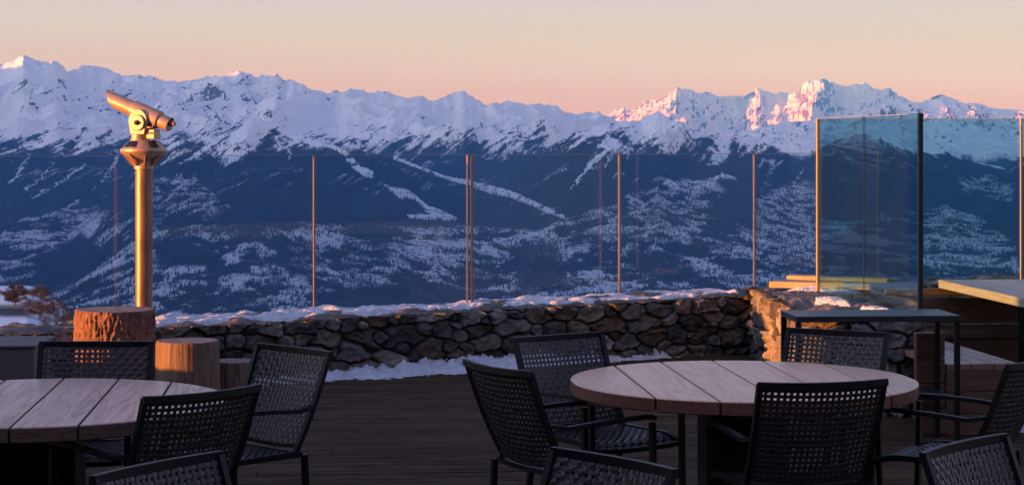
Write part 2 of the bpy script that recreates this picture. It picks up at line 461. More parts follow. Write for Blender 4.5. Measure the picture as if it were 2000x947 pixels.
SC.view_settings.view_transform = 'Standard'; SC.view_settings.look = 'None'
SC.view_settings.exposure = 1.4; SC.view_settings.gamma = 1.0; SC.view_settings.use_curve_mapping = False
SC.render.engine = 'CYCLES'
cy = SC.cycles
cy.use_denoising = True
try:
    cy.denoiser = 'OPENIMAGEDENOISE'; cy.denoising_input_passes = 'RGB_ALBEDO_NORMAL'; cy.denoising_prefilter = 'ACCURATE'
except Exception: pass
cy.max_bounces = 8; cy.transparent_max_bounces = 24; cy.volume_bounces = 1
cy.diffuse_bounces = 3; cy.glossy_bounces = 3
cy.use_adaptive_sampling = False
cy.sample_clamp_indirect = 6.0

# ------------------------------------------------------------------ the valley and the mountains (metres; eye at the origin of azimuth)
def interp(u, pts):
    a = np.array(pts, dtype=float)
    return np.interp(u, a[:, 0], a[:, 1])

def seg_mask(u, y, pts):
    """1 inside a tapering ribbon; pts rows: x, y, half width"""
    m = np.zeros_like(u)
    for (x0, y0, w0), (x1, y1, w1) in zip(pts[:-1], pts[1:]):
        dx, dy = x1 - x0, y1 - y0
        t = np.clip(((u - x0) * dx + (y - y0) * dy) / (dx * dx + dy * dy), 0, 1)
        dist = np.hypot(u - x0 - t * dx, y - y0 - t * dy)
        w = .85 * (w0 + (w1 - w0) * t)
        m = np.maximum(m, sstep(1.15, .75, dist / np.maximum(w, .5)))
    return m

def poly_mask(u, y, pts, soft=10.0):
    """soft inside-mask of a polygon"""
    ins = np.zeros(u.shape, bool); dmin = np.full(u.shape, 1e9)
    n = len(pts)
    for i in range(n):
        x0, y0 = pts[i]; x1, y1 = pts[(i + 1) % n]
        c = ((y0 > y) != (y1 > y))
        with np.errstate(divide='ignore', invalid='ignore'):
            xi = (x1 - x0) * (y - y0) / ((y1 - y0) if y1 != y0 else 1e-9) + x0
        ins ^= c & (u < xi)
        dx, dy = x1 - x0, y1 - y0
        t = np.clip(((u - x0) * dx + (y - y0) * dy) / (dx * dx + dy * dy + 1e-9), 0, 1)
        dmin = np.minimum(dmin, np.hypot(u - x0 - t * dx, y - y0 - t * dy))
    s = np.where(ins, dmin, -dmin)
    return sstep(-soft, soft, s)

# ridge lines of the main range, the two spurs in front of it and the wooded ridge on the right
CREST_M = [(-600, 150), (-200, 130), (0, 125), (28, 121), (45, 110), (58, 114), (85, 124), (108, 121), (122, 128), (133, 141), (150, 138), (160, 131),
           (185, 133), (215, 138), (238, 152), (270, 146), (300, 149), (320, 158), (350, 160), (385, 158), (405, 152), (430, 153), (450, 143), (464, 136), (478, 142),
           (500, 153), (520, 146), (541, 147), (558, 160), (572, 158), (590, 164), (610, 177), (640, 183), (664, 187), (685, 175), (700, 173), (720, 179), (745, 178),
           (770, 185), (800, 190), (820, 186), (842, 196), (868, 187), (890, 181), (905, 174), (930, 193), (948, 204), (975, 203), (990, 199), (1030, 205), (1050, 203),
           (1065, 210), (1085, 206), (1100, 217), (1115, 222), (1140, 219), (1170, 220), (1195, 231), (1230, 242), (1300, 262), (1400, 285), (1500, 310), (2600, 330)]
CREST_S1 = [(-600, 560), (0, 520), (120, 470), (200, 400), (260, 335), (310, 300), (350, 278), (400, 266), (440, 256), (480, 241), (525, 233), (545, 240), (562, 249), (600, 268), (640, 281),
            (680, 291), (720, 298), (770, 309), (820, 328), (880, 347), (950, 366), (1000, 379), (1060, 404), (1110, 432), (1180, 470), (1300, 540), (2600, 700)]
CREST_S2 = [(-600, 700), (800, 470), (900, 410), (960, 365), (1020, 325), (1060, 296), (1095, 278), (1130, 263), (1170, 246), (1200, 237), (1225, 238), (1256, 235), (1272, 227), (1287, 221), (1300, 228), (1312, 243),
            (1330, 250), (1370, 257), (1400, 266), (1418, 271), (1440, 270), (1460, 275), (1482, 281), (1510, 287), (1530, 299), (1560, 312), (1600, 330), (1700, 385), (1900, 470), (2600, 650)]
CREST_S3 = [(-600, 700), (1400, 430), (1520, 345), (1570, 312), (1605, 290), (1640, 272), (1665, 266), (1690, 268), (1720, 276), (1750, 289), (1780, 299), (1820, 301), (1850, 299), (1880, 311),
            (1915, 326), (1955, 335), (1980, 317), (2000, 306), (2080, 272), (2200, 240), (2600, 200)]
CREST_FR = [(1000, 330), (1250, 290), (1380, 268), (1460, 258), (1520, 242), (1580, 236), (1650, 225), (1700, 212), (1730, 202), (1755, 196), (1780, 200), (1800, 198), (1822, 191), (1840, 184), (1850, 189), (1865, 195), (1880, 202),
            (1905, 201), (1930, 210), (1970, 216), (1990, 216), (2020, 219), (2200, 205), (2600, 190)]
CREST_MB = [(1000, 262), (1120, 246), (1180, 230), (1195, 221), (1203, 214), (1209, 217), (1216, 211), (1224, 213), (1235, 215), (1246, 212), (1256, 204), (1261, 198), (1270, 199), (1278, 195), (1290, 193), (1299, 190), (1308, 182),
            (1316, 180), (1322, 172), (1330, 173), (1345, 174), (1356, 180), (1365, 182), (1372, 183), (1380, 180), (1386, 180), (1392, 184), (1405, 188), (1420, 189), (1430, 187), (1442, 187), (1452, 192), (1462, 183), (1470, 180), (1478, 172),
            (1484, 175), (1492, 178), (1505, 179), (1515, 183), (1524, 179), (1535, 183), (1548, 181), (1560, 180), (1566, 166), (1578, 159), (1592, 158), (1606, 155), (1614, 155), (1630, 162), (1648, 170), (1660, 168), (1672, 165), (1680, 166),
            (1686, 163), (1698, 167), (1708, 175), (1722, 177), (1734, 171), (1744, 178), (1755, 188), (1775, 197), (1800, 208), (1900, 230), (2600, 245)]

def ridge_layer(u, r, crest, R, foot_r, foot_z, back=.45, conc=1.25):
    Y = interp(u, crest)
    H = (HY - Y) / F * R
    t = (R - r) / np.maximum(R - foot_r, 1.0)
    front = foot_z + (H - foot_z) * np.clip(1 - t, 0, 1) ** conc
    front = np.where(t > 1, foot_z - (t - 1) * 3000, front)
    bk = H - back * (r - R)
    return np.where(r <= R, front, bk), np.abs(r - R)

def polar(u, r):
    """r is the distance along the view axis"""
    return (u - 1000) / F * r, r

def build_main_range():
    us = np.arange(-330, 2331, 2.1)
    rs = np.concatenate([np.arange(7000, 12000, 20), np.arange(12000, 17500, 15), np.arange(17500, 29500, 24)])
    u, r = np.meshgrid(us, rs)
    X, Yw = polar(u, r)
    xk, yk = X / 1000, Yw / 1000
    # jitter each ridge line with small teeth, and bend its distance so that the ridges run in and out
    uj = u + 2.5 * perlin(u / 9.0, r * 0 + 1.3, 3)
    bend = fbm(u / 170.0, r * 0 + .7, 4, 21)
    R_m = 23500 + 1700 * bend - 2.2 * (np.clip(u, 0, 1000) - 300)
    R_1 = 14800 + 700 * fbm(u / 160.0, r * 0 + 2.7, 3, 22) + .5 * (u - 600)
    R_2 = 15500 + 700 * fbm(u / 120.0, r * 0 + 5.7, 3, 23)
    R_3 = 17500 + 600 * fbm(u / 140.0, r * 0 + 8.7, 3, 24)
    hm, dm = ridge_layer(uj, r, CREST_M, R_m, 9500, -900, conc=1.55)
    h1, d1 = ridge_layer(uj, r, CREST_S1, R_1, 8600, -880, back=.30, conc=1.0)
    h2, d2 = ridge_layer(uj, r, CREST_S2, R_2, 9200, -830, back=.30, conc=1.08)
    h3, d3 = ridge_layer(uj, r, CREST_S3, R_3, 9500, -850, back=.30, conc=1.1)
    # main range drops into the side valley behind the spurs
    val = sstep(300, 650, u) * sstep(19500, 16500, r) * 260
    hm = hm - val
    st = np.stack([hm, h1, h2, h3]); k = 22.0
    mx = st.max(0); h = mx + k * np.log(np.exp((st - mx) / k).sum(0)) - k * .0
    near = np.minimum.reduce([np.where(st[i] >= mx - 1, d, 1e9) for i, d in enumerate((dm, d1, d2, d3))])
    top = sstep(0, 900, near)
    wx = .35 * fbm(xk * .8, yk * .8, 3, 31); wy = .35 * fbm(xk * .8 + 9, yk * .8, 3, 37)
    big = ridged((xk + wx) * .85, (yk + wy) * .42, 5, 41, .38) - .5
    gul = ridged((xk + wx) * 2.6, (yk + wy) * .9, 4, 51, .42) - .5
    fine = fbm(xk * 9, yk * 6, 5, 61, .6)
    alt = sstep(-550, 100, h)
    bowls = sstep(-.30, .30, fbm(xk * .45 + 3, yk * .35, 3, 47))
    amp = (.10 + .90 * alt) * (.12 + .88 * top)
    rel = .35 + .75 * bowls
    dg1 = ridged(xk * 3.4 - h / 210.0 + 1.2 * wx, xk * .9 + h / 900.0 + yk * .25, 5, 141, .55) - .45
    teeth = ridged(xk * 5.5, yk * 2.0, 5, 151, .62) - .42
    h = h + amp * (340 * big + rel * (85 * gul + 55 * dg1)) + rel * (5 + 9 * alt) * fine * (.5 + .5 * top) + 40 * alt * teeth * (1 - .75 * top)
    h = h + 40 * fbm(xk * .6, yk * .6, 4, 71) * (1 - alt) * (1 - sstep(8000, 7000, r) * .5)
    z = h + EYE
    y = HY - F * h / r
    # ---------------- cover
    gy, gx = np.gradient(h)
    dr = np.gradient(rs)[:, None]; du = 2.1 / F * r
    slope = np.hypot(gy / dr, gx / du)
    concav = np.gradient(np.gradient(h, axis=1), axis=1) / du ** 2 * 1000
    n0 = fbm(xk * 3.2, yk * 2.4, 6, 81, .6)
    n1 = fbm(xk * 9.0, yk * 7.0, 5, 91, .6)
    n2 = fbm(xk * 1.2, yk * 1.0, 4, 95, .55)
    nf = fbm(xk * 19, yk * 13, 5, 99, .68)
    dg2 = ridged(xk * 9.0 - h / 75.0 + wx, xk * 1.8 + h / 420.0 + yk * .3, 5, 145, .6) - .45
    nff = fbm(xk * 42, yk * 26, 4, 199, .7)
    rk = slope * .22 + .25 * n1 + .60 * nf + .35 * nff + .35 * n0 + .85 * dg2 + .30 * dg1 + .30 * bowls
    hi = (h > 0) & (y < 330)
    rock = sstep(np.quantile(rk[hi], .80), np.quantile(rk[hi], .985), rk) * sstep(-350, 50, h)
    snow = 1 - .72 * rock
    # forest: everything below a ragged tree line, opened up by meadows and villages lower down
    tree = sstep(70, -150, h + 120 * n0 + 90 * n1 + 120 * nf + 110 * nff - 300 * dg1 - 260 * dg2)
    low = sstep(-380, -600, h + 90 * n2)
    mead = sstep(-.08, .10, n0 * .9 + n1 * .55 + .30 * n2 - .01)
    forest = tree * (1 - low * mead)
    def P(*a, **k): return poly_mask(u + 10 * n1 + 5 * n0, y + 7 * n1 + 3 * n0, *a, **k)
    dark = np.maximum.reduce([
        P([(395, 378), (470, 345), (520, 318), (548, 290), (640, 287), (690, 296), (770, 312), (900, 365), (1000, 395), (1085, 428), (1060, 452), (900, 442), (760, 446), (640, 440), (560, 432), (470, 408), (400, 402)]),
        P([(-330, 330), (0, 338), (60, 318), (90, 306), (110, 300), (130, 316), (190, 290), (230, 305), (255, 330), (240, 375), (180, 398), (70, 425), (-50, 440), (-330, 470)]) * .9,
        P([(880, 325), (930, 300), (1000, 306), (1070, 296), (1130, 290), (1200, 306), (1290, 306), (1340, 300), (1400, 300), (1480, 296), (1560, 310), (1600, 330), (1600, 400), (1560, 380), (1470, 400), (1380, 352), (1300, 352), (1230, 385), (1130, 420), (1060, 392), (960, 360)]),
        P([(1600, 296), (1680, 268), (1790, 300), (1880, 312), (1960, 336), (2010, 305), (2330, 240), (2330, 560), (2000, 580), (1985, 480), (1900, 415), (1800, 395), (1700, 420), (1640, 380)]),
        P([(640, 575), (720, 560), (860, 556), (960, 575), (1010, 600), (640, 610)], soft=16),
        P([(300, 470), (360, 468), (430, 500), (440, 520), (310, 520)]), P([(80, 500), (160, 455), (220, 500), (140, 560), (60, 560)]),
        P([(1600, 480), (1700, 430), (1790, 440), (1800, 560), (1610, 560)]),
        P([(1000, 480), (1090, 470), (1110, 560), (1010, 580)], soft=18) * .85, P([(1230, 480), (1330, 495), (1380, 545), (1300, 555), (1220, 520)]) * .8])
    forest = np.maximum(forest, dark * np.clip(.86 + .5 * n1 + .25 * n0, .45, 1))
    # open slopes: villages and fields
    streak = ridged(xk * 7.5 - h / 95.0 + wx, xk * 1.4 + h / 600.0, 4, 175, .5)
    forest = forest * (1 - .62 * sstep(.50, .80, streak + .25 * n1) * np.clip(.25 + sstep(-.1, .25, n2), 0, 1) * sstep(-650, -150, h))
    field = np.maximum.reduce([
        P([(1225, 385), (1300, 352), (1400, 352), (1420, 375), (1385, 410), (1370, 470), (1300, 480), (1230, 470)]) * .85,
        P([(1480, 390), (1560, 350), (1598, 380), (1598, 560), (1500, 560), (1478, 480)]) * .85,
        P([(1805, 430), (1850, 400), (1920, 440), (1965, 500), (1940, 540), (1850, 530), (1805, 500)]) * .8,
        P([(1870, 350), (1930, 340), (1985, 370), (1975, 400), (1880, 372)]) * .7,
        P([(300, 350), (380, 338), (430, 395), (465, 405), (400, 425), (300, 420)]) * .7,
        P([(500, 480), (620, 470), (900, 470), (960, 500), (960, 550), (700, 545), (560, 560), (500, 540)], soft=20) * .55,
        P([(1090, 440), (1210, 390), (1210, 500), (1130, 510)]) * .6])
    forest = forest * (1 - field * sstep(-.22, .12, n1 + .35 * n0))
    # pistes, avalanche tracks and clearings cut through the wood
    uw = u + 9 * n1 + 9 * nf + 6 * n0; yw = y + 5 * n1 + 5 * nf
    piste = np.maximum.reduce([seg_mask(uw, yw, p) for p in (
        [(600, 276, 4), (650, 286, 5), (675, 302, 7), (690, 320, 9), (705, 332, 7), (722, 340, 11)],
        [(757, 365, 3), (785, 378, 14), (808, 384, 7), (830, 403, 7), (848, 415, 13), (868, 423, 10), (890, 427, 4)], [(800, 422, 5), (850, 424, 9)],
        [(770, 309, 3), (830, 332, 4), (880, 350, 5), (920, 358, 6), (960, 371, 10), (1000, 380, 8), (1050, 402, 7), (1100, 424, 5)],
        [(566, 290, 2.5), (565, 314, 1.5)], [(1195, 280, 12), (1165, 312, 6), (1140, 337, 5), (1115, 372, 2)], [(1205, 288, 2.5), (1180, 330, 1.5)],
        [(1420, 270, 12), (1412, 300, 16), (1400, 312, 14), (1380, 322, 3)], [(1388, 350, 3), (1415, 344, 7), (1436, 349, 3)], [(1295, 358, 5), (1310, 358, 8), (1318, 362, 3)],
        [(60, 300, 1), (30, 350, 4), (10, 360, 1)], [(105, 318, 1), (85, 345, 2), (50, 372, 3)], [(170, 320, 2), (120, 355, 2.5), (60, 388, 2)], [(232, 305, 3), (205, 350, 1.5), (180, 372, 1)], [(155, 392, 3), (120, 412, 1)],
        [(1960, 330, 2), (1900, 315, 1.5)])])
    piste = piste * (.25 + .75 * sstep(-.42, -.02, nf + .6 * n1 + .25 * n0))
    keep = 1 - piste * .97
    forest = np.clip(forest * keep, 0, 1)
    snow = np.clip(np.maximum(snow, piste), 0, 1)
    # speckle of single trees, lanes and roofs over the open country lower down
    sp = fbm(xk * 34, yk * 26, 3, 111, .65)
    lines = ridged(xk * 8 + .8 * n0, yk * 15 + .8 * n1, 3, 117, .5)
    speck = np.maximum(sstep(.12, .34, sp + .30 * n1), .9 * sstep(.66, .82, lines)) * sstep(-150, -420, h) * (1 - piste) * (.25 + .75 * sstep(-.25, .20, fbm(xk * 1.9 + 4, yk * 1.7, 4, 177)))
    orch = .52 * sstep(-.05, .30, fbm(xk * 3.1 + 2, yk * 3.6, 4, 181, .6)) * sstep(-250, -480, h) * (1 - piste)
    forest = np.clip(np.maximum(np.maximum(forest, .66 * speck), orch), 0, 1)
    cover = np.zeros(u.shape + (4,)); cover[..., 0] = snow; cover[..., 1] = forest; cover[..., 2] = np.clip(sstep(-60, -420, h) * (.75 + .5 * n1 - .35 * piste), 0, 1); cover[..., 3] = 1  # third channel dulls low snow: thin cover plus painted valley dimness
    P3 = np.stack([X, Yw, z], -1)
    o = grid_mesh('mountains', P3, M_TERR, {'cover': cover}); tag(o, kind='structure')
    return u, r, P3, y, forest, piste, field, h

# the massif's ridge runs in and out, so that its big faces look towards the rising sun
MB_R = [(1000, 67500), (1195, 67800), (1256, 65600), (1322, 63200), (1345, 64300), (1440, 66400), (1490, 64800), (1530, 65100), (1560, 64300), (1612, 62300), (1652, 64600), (1686, 63300), (1710, 63900), (1738, 62900), (1800, 66000), (2600, 68000)]
def build_far():
    for (nm, crest, u0, u1, du, rng, Rf, foot, seed, amp) in (
            ('far_mountains', CREST_FR, 1080, 2330, 1.9, np.arange(22500, 37500, 32), lambda u, r=None: 33000 + 1200 * fbm(u / 150, u * 0 + .4, 3, 5), (24000, -150), 205, 1.0),
            ('glacier_mountains', CREST_MB, 1040, 2330, 1.5, np.arange(54000, 76000, 46), lambda u, r=None: interp(np.stack([u + k * 7.0 + (0 if r is None else np.clip((66500 - r) / 5000, -1, 1) * 26 + 46 * fbm(u / 60, r / 1900.0, 4, 9, .6)) for k in (-2, -1, 0, 1, 2)]), MB_R).mean(0) + 650 * fbm(u / 22, u * 0 + 1.4, 4, 6, .6), (-6800, -150), 305, 2.0)):
        us = np.arange(u0, u1, du); u, r = np.meshgrid(us, rng)
        X, Yw = polar(u, r); xk, yk = X / 1000, Yw / 1000
        uj = u + 1.2 * perlin(u / 6.0, u * 0 + .3, seed)
        R = Rf(u, r)
        h, dd = ridge_layer(uj, r, crest, R, foot[0] if foot[0] > 0 else R + foot[0], foot[1], back=.5, conc=1.9 if foot[0] > 0 else 1.25)
        top = sstep(0, 1500 * amp, dd)
        s = 1 / amp
        wx = .8 * fbm(xk * .4, yk * .4, 3, seed + 1)
        big = ridged((xk + wx) * .62 * s, yk * .30 * s, 6, seed + 2, .55) - .45
        gul = ridged((xk + wx) * 1.9 * s, yk * .75 * s, 5, seed + 3, .55) - .45
        fine = fbm(xk * 6 * s, yk * 4 * s, 5, seed + 4, .62)
        alt = sstep(-300, 500, h)
        dg = ridged(xk * 2.6 * s - h / (240.0 * amp) + wx, xk * .7 * s + h / (900.0 * amp), 5, seed + 8, .58) - .45
        teeth = ridged(xk * 4.2 * s, yk * 1.5 * s, 5, seed + 9, .62) - .42
        h = h + (.25 + .75 * alt) * (.16 + .84 * top) * amp * ((280 if amp < 1.5 else 150) * big + (150 if amp < 1.5 else 90) * gul + (150 if amp < 1.5 else 110) * dg) + amp * 30 * fine * (.5 + .5 * top) + amp * 40 * teeth * (1 - .4 * top)
        gy, gx = np.gradient(h); slope = np.hypot(gy / (rng[1] - rng[0]), gx / (du / F * r))
        n1 = fbm(xk * 4 * s, yk * 3 * s, 5, seed + 7, .6)
        rk = slope * .4 + .5 * n1 + .9 * dg + .5 * fbm(xk * 14 * s, yk * 9 * s, 4, seed + 11, .65)
        hi = h > 150
        rock = sstep(np.quantile(rk[hi], .68 if amp < 1.5 else .50), np.quantile(rk[hi], .96 if amp < 1.5 else .93), rk)
        if nm == 'glacier_mountains': rock = np.maximum(rock * .9, .75 * sstep(.1, .35, n1 + .25) * sstep(1330, 1215, u))
        fo = sstep(-120, -330, h + 150 * n1) * (1 if amp < 1.5 else 0)
        cover = np.zeros(u.shape + (4,)); cover[..., 0] = 1 - .75 * rock; cover[..., 1] = fo; cover[..., 3] = 1
        o = grid_mesh(nm, np.stack([X, Yw, h + EYE], -1), M_TERR if amp < 1.5 else M_FAR, {'cover': cover})
        tag(o, kind='structure')

def build_shade_ridge():
    """unseen range added left of view; its crest heights shade all but high tops"""
    ys = np.concatenate([np.arange(300, 6000, 90.0), np.arange(6000, 92000, 260.0)])
    ts = np.linspace(-1, 1, 41)
    yy, tt = np.meshgrid(ys, ts, indexing='ij')
    Hc = interp(yy, [(300, -40), (700, 10), (1500, 60), (3000, 150), (6000, 330), (9000, 760), (15000, 950), (18000, 1030), (22000, 1060), (24000, 1110), (25500, 1950), (32000, 1950), (40000, 1600), (47000, 1250), (52600, 1250), (54000, 1550), (55500, 1900), (60000, 2100), (72000, 2400), (92000, 2600)])  # crest heights of the added ridge, set by where its shade should end
    w = np.minimum(3600, 140 + .40 * yy)
    xc = -(.36 * yy + np.minimum(2600, 330 + .38 * yy))
    n = 60 * fbm(yy / 3000, tt * 2, 5, 401) * sstep(500, 6000, yy)
    z = Hc * (1 - np.abs(tt)) ** 1.1 - w * .34 * np.abs(tt) + n * (1 - .3 * np.abs(tt))
    P = np.stack([xc + tt * w, yy, z], -1)
    n1 = fbm(P[..., 0] / 900, yy / 900, 4, 402)
    cover = np.zeros(yy.shape + (4,)); cover[..., 0] = sstep(-.3, .1, z / 900 + n1); cover[..., 1] = sstep(0, -300, z + 200 * n1); cover[..., 3] = 1
    tag(grid_mesh('unseen_shade_mountains', P, M_TERR, {'cover': cover}), kind='structure')

def build_valley_floor():
    v = MB()
    L = 110000
    v.add([(-L, -6000, -1500), (L, -6000, -1500), (L, 130000, -1500), (-L, 130000, -1500)], [(0, 1, 2, 3)])
    o = v.build('valley_ground', M_NEAR); tag(o, kind='structure')
    a = o.data.attributes.new('cover', 'FLOAT_COLOR', 'POINT'); a.data.foreach_set('color', [.6, .5, 0, 1] * 4)

def slope_height(u, r):
    """snow slope falling away under the terrace, with a shoulder on the left"""
    X, Y = polar(u, r)
    h = -.9 - .155 * r - 2.2 * sstep(18, 40, r)
    crest = interp(u, [(-900, 556), (0, 556.5), (55, 557), (78, 564), (100, 578), (130, 606), (165, 660), (260, 760), (2600, 900)])
    R = 380.0
    t = (R - r) / 360.0
    hh = -(crest - HY) / F * R
    front = hh - np.clip(t, 0, 1) * 9.5 * 1.0
    front = np.where(r > R, hh - (r - R) * .5, front)
    front = np.where(r < 150, -.155 * r - 4, front)
    k = .8; mx = np.maximum(h, front)
    h = mx + k * np.log(np.exp((h - mx) / k) + np.exp((front - mx) / k))
    return h + .35 * fbm(X / 14, Y / 14, 4, 501) * sstep(30, 80, r)

def build_near_slope():
    us = np.arange(-1600, 3600, 26.0); rs = 22 * (1900 / 22) ** np.linspace(0, 1, 220)
    us = np.unique(np.concatenate([us, np.arange(-120, 260, 3.0)]))
    u, r = np.meshgrid(us, rs)
    h = slope_height(u, r)
    X, Y = polar(u, r)
    n = fbm(X / 22, Y / 22, 4, 511)
    y = HY - F * h / r
    band = .8 * sstep(586, 604, y + 16 * n) * sstep(622, 604, y + 16 * n) * sstep(85, 40, u + 30 * n)
    cover = np.zeros(u.shape + (4,)); cover[..., 0] = 1; cover[..., 1] = np.clip(band + sstep(.35, .5, n) * .5, 0, 1); cover[..., 3] = 1
    tag(grid_mesh('snow_slope', np.stack([X, Y, h + EYE], -1), M_NEAR, {'cover': cover}), kind='structure')

def build_forest(u, r, P3, forest, piste, h):
    """conifers on the lower slopes: nobody could count them, so one mesh of small pointed crowns"""
    rng = np.random.default_rng(5)
    y = HY - F * (P3[..., 2] - EYE) / r
    vis = (r < 19000) & (y < 655) & (y > 262) & (u > -60) & (u < 2060)
    dy = np.abs(np.gradient(y, axis=0))
    w = np.where(vis, np.clip(forest - .06, 0, 1) * np.clip(dy, .02, 4), 0) * sstep(60, -120, h)
    w = w.reshape(-1); cs = np.cumsum(w); cs /= cs[-1]
    n = 160000
    idx = np.searchsorted(cs, rng.random(n))
    C = P3.shape[1]
    base = P3.reshape(-1, 3)[idx].copy()
    rr = r.reshape(-1)[idx]
    base[:, 0] += rng.uniform(-1, 1, n) * 2.1 / F * rr; base[:, 1] += rng.uniform(-12, 12, n)
    ht = rng.uniform(11, 25, n) * (.8 + .4 * rng.random(n)); rad = ht * rng.uniform(.16, .24, n)
    base[:, 2] -= 2.5
    a0 = rng.random(n) * 6.28
    V = np.zeros((n, 5, 3)); 
    for k in range(4):
        V[:, k, 0] = base[:, 0] + rad * np.cos(a0 + k * PI / 2); V[:, k, 1] = base[:, 1] + rad * np.sin(a0 + k * PI / 2); V[:, k, 2] = base[:, 2]
    V[:, 4] = base; V[:, 4, 2] += ht
    b = (np.arange(n) * 5)[:, None]
    Q = np.concatenate([np.concatenate([b + k, b + (k + 1) % 4, b + 4], 1) for k in range(4)], 0)
    o = soup_mesh('forest', V.reshape(-1, 3), Q, [M_CONIFER])
    tag(o, 'dark conifer forest covering the valley slopes below the snow line', 'forest', kind='stuff')

def build_village(u, r, P3, field, forest, h):
    rng = np.random.default_rng(9)
    y = HY - F * (P3[..., 2] - EYE) / r
    vis = (r < 15000) & (y < 640) & (y > 350) & (u > -20) & (u < 2020)
    dens = np.clip(field * 1.2 + .12, 0, 1) * sstep(.6, .2, forest)
    w = np.where(vis, dens, 0).reshape(-1); cs = np.cumsum(w); cs /= cs[-1]
    n = 1900
    idx = np.searchsorted(cs, rng.random(n)); b = P3.reshape(-1, 3)[idx].copy(); b[:, 2] -= 1
    a = rng.normal(0, .35, n); L = rng.uniform(4, 9, n); W = rng.uniform(4, 6, n); H = rng.uniform(4, 7, n)
    V = np.zeros((n, 10, 3)); ca, sa = np.cos(a), np.sin(a)
    for k, (sx, sy) in enumerate(((-1, -1), (1, -1), (1, 1), (-1, 1))):
        px, py = sx * L, sy * W
        for z0 in (0, 1):
            V[:, k + 4 * z0, 0] = b[:, 0] + px * ca - py * sa; V[:, k + 4 * z0, 1] = b[:, 1] + px * sa + py * ca; V[:, k + 4 * z0, 2] = b[:, 2] + z0 * H
    for k, sx in ((8, -1), (9, 1)):
        V[:, k, 0] = b[:, 0] + sx * L * ca; V[:, k, 1] = b[:, 1] + sx * L * sa; V[:, k, 2] = b[:, 2] + H + W * .45
    o0 = (np.arange(n) * 10)[:, None]
    quads = [(0, 1, 5, 4), (1, 2, 6, 5), (2, 3, 7, 6), (3, 0, 4, 7), (4, 5, 9, 8), (6, 7, 8, 9)]
    Q = np.concatenate([o0 + np.array(q)[None] for q in quads], 0)
    mi = np.concatenate([np.full(n, 0 if i < 4 else 1) for i in range(6)])
    o = soup_mesh('village', V.reshape(-1, 3), Q, [M_CHALET, M_ROOFSNOW], mi)
    tag(o, 'scattered chalets with snowy roofs far below on the valley slopes', 'village', kind='stuff')

def build_haze():
    m, nt, b, out = new_mat('haze'); nt.nodes.remove(b)
    v = N(nt, 'ShaderNodeVolumePrincipled')
    v.inputs['Color'].default_value = (*HAZE_COL, 1)
    v.inputs['Absorption Color'].default_value = (1, 1, 1, 1)
    v.inputs['Density'].default_value = HAZE_D
    v.inputs['Anisotropy'].default_value = 0.0
    nt.links.new(v.outputs[0], out.inputs['Volume'])
    k = MB(); k.box((6000, 35500, 650), (108000, 91000, 4304))
    o = k.build('haze', m); tag(o, 'thin blue morning haze filling the valley and the distance', 'haze', kind='stuff')
HAZE_COL = (.09, .40, 1.0)
HAZE_D = 2.1e-5

_t = build_main_range()
build_far(); build_shade_ridge(); build_valley_floor(); build_near_slope()
build_forest(_t[0], _t[1], _t[2], _t[4], _t[5], _t[7])
build_village(_t[0], _t[1], _t[2], _t[6], _t[4], _t[7])
build_haze()
del _t
# ------------------------------------------------------------------ the terrace: deck, stone walls, snow, glass
AX = math.atan(.10)                       # the terrace axes are turned a little to the view
AXM = Matrix.Rotation(AX, 4, 'Z')         # local +Y runs away from the camera, local X along the deck boards

WALL = [(-6.0, 7.5), (-5.75, 10.5), (-5.55, 12.6), (-5.2, 13.65), (-4.4, 14.25), (-3.2, 14.82), (-2.2, 15.28), (-1.4, 15.75), (-.6, 16.2), (.4, 16.72), (1.1, 17.0), (2.12, 17.42), (3.6, 18.1), (5.2, 18.9)]
WALLZ = [(-9, .33), (-5.3, .34), (-4.4, .43), (-3.2, .44), (-2.2, .445), (-1, .455), (0, .462), (1.1, .48), (2.12, .51), (5.2, .55)]  # left end is an unseen return, kept low for the light on the stumps
FENCE = [(-5.6, 14.62), (-4.22, 15.24), (-2.9, 15.82), (-1.63, 16.40), (-.34, 16.93), (.955, 17.69), (2.225, 18.28), (3.46, 18.80)]

def resample(path, step):
    p = np.array(path, float)
    L = np.concatenate([[0], np.cumsum(np.hypot(*np.diff(p, axis=0).T))])
    s = np.arange(0, L[-1] + 1e-6, step)
    x = np.interp(s, L, p[:, 0]); y = np.interp(s, L, p[:, 1])
    k = 9
    ker = np.ones(2 * k + 1) / (2 * k + 1)
    xs = np.convolve(np.pad(x, k, mode='edge'), ker, 'valid'); ys = np.convolve(np.pad(y, k, mode='edge'), ker, 'valid')
    return s, xs, ys

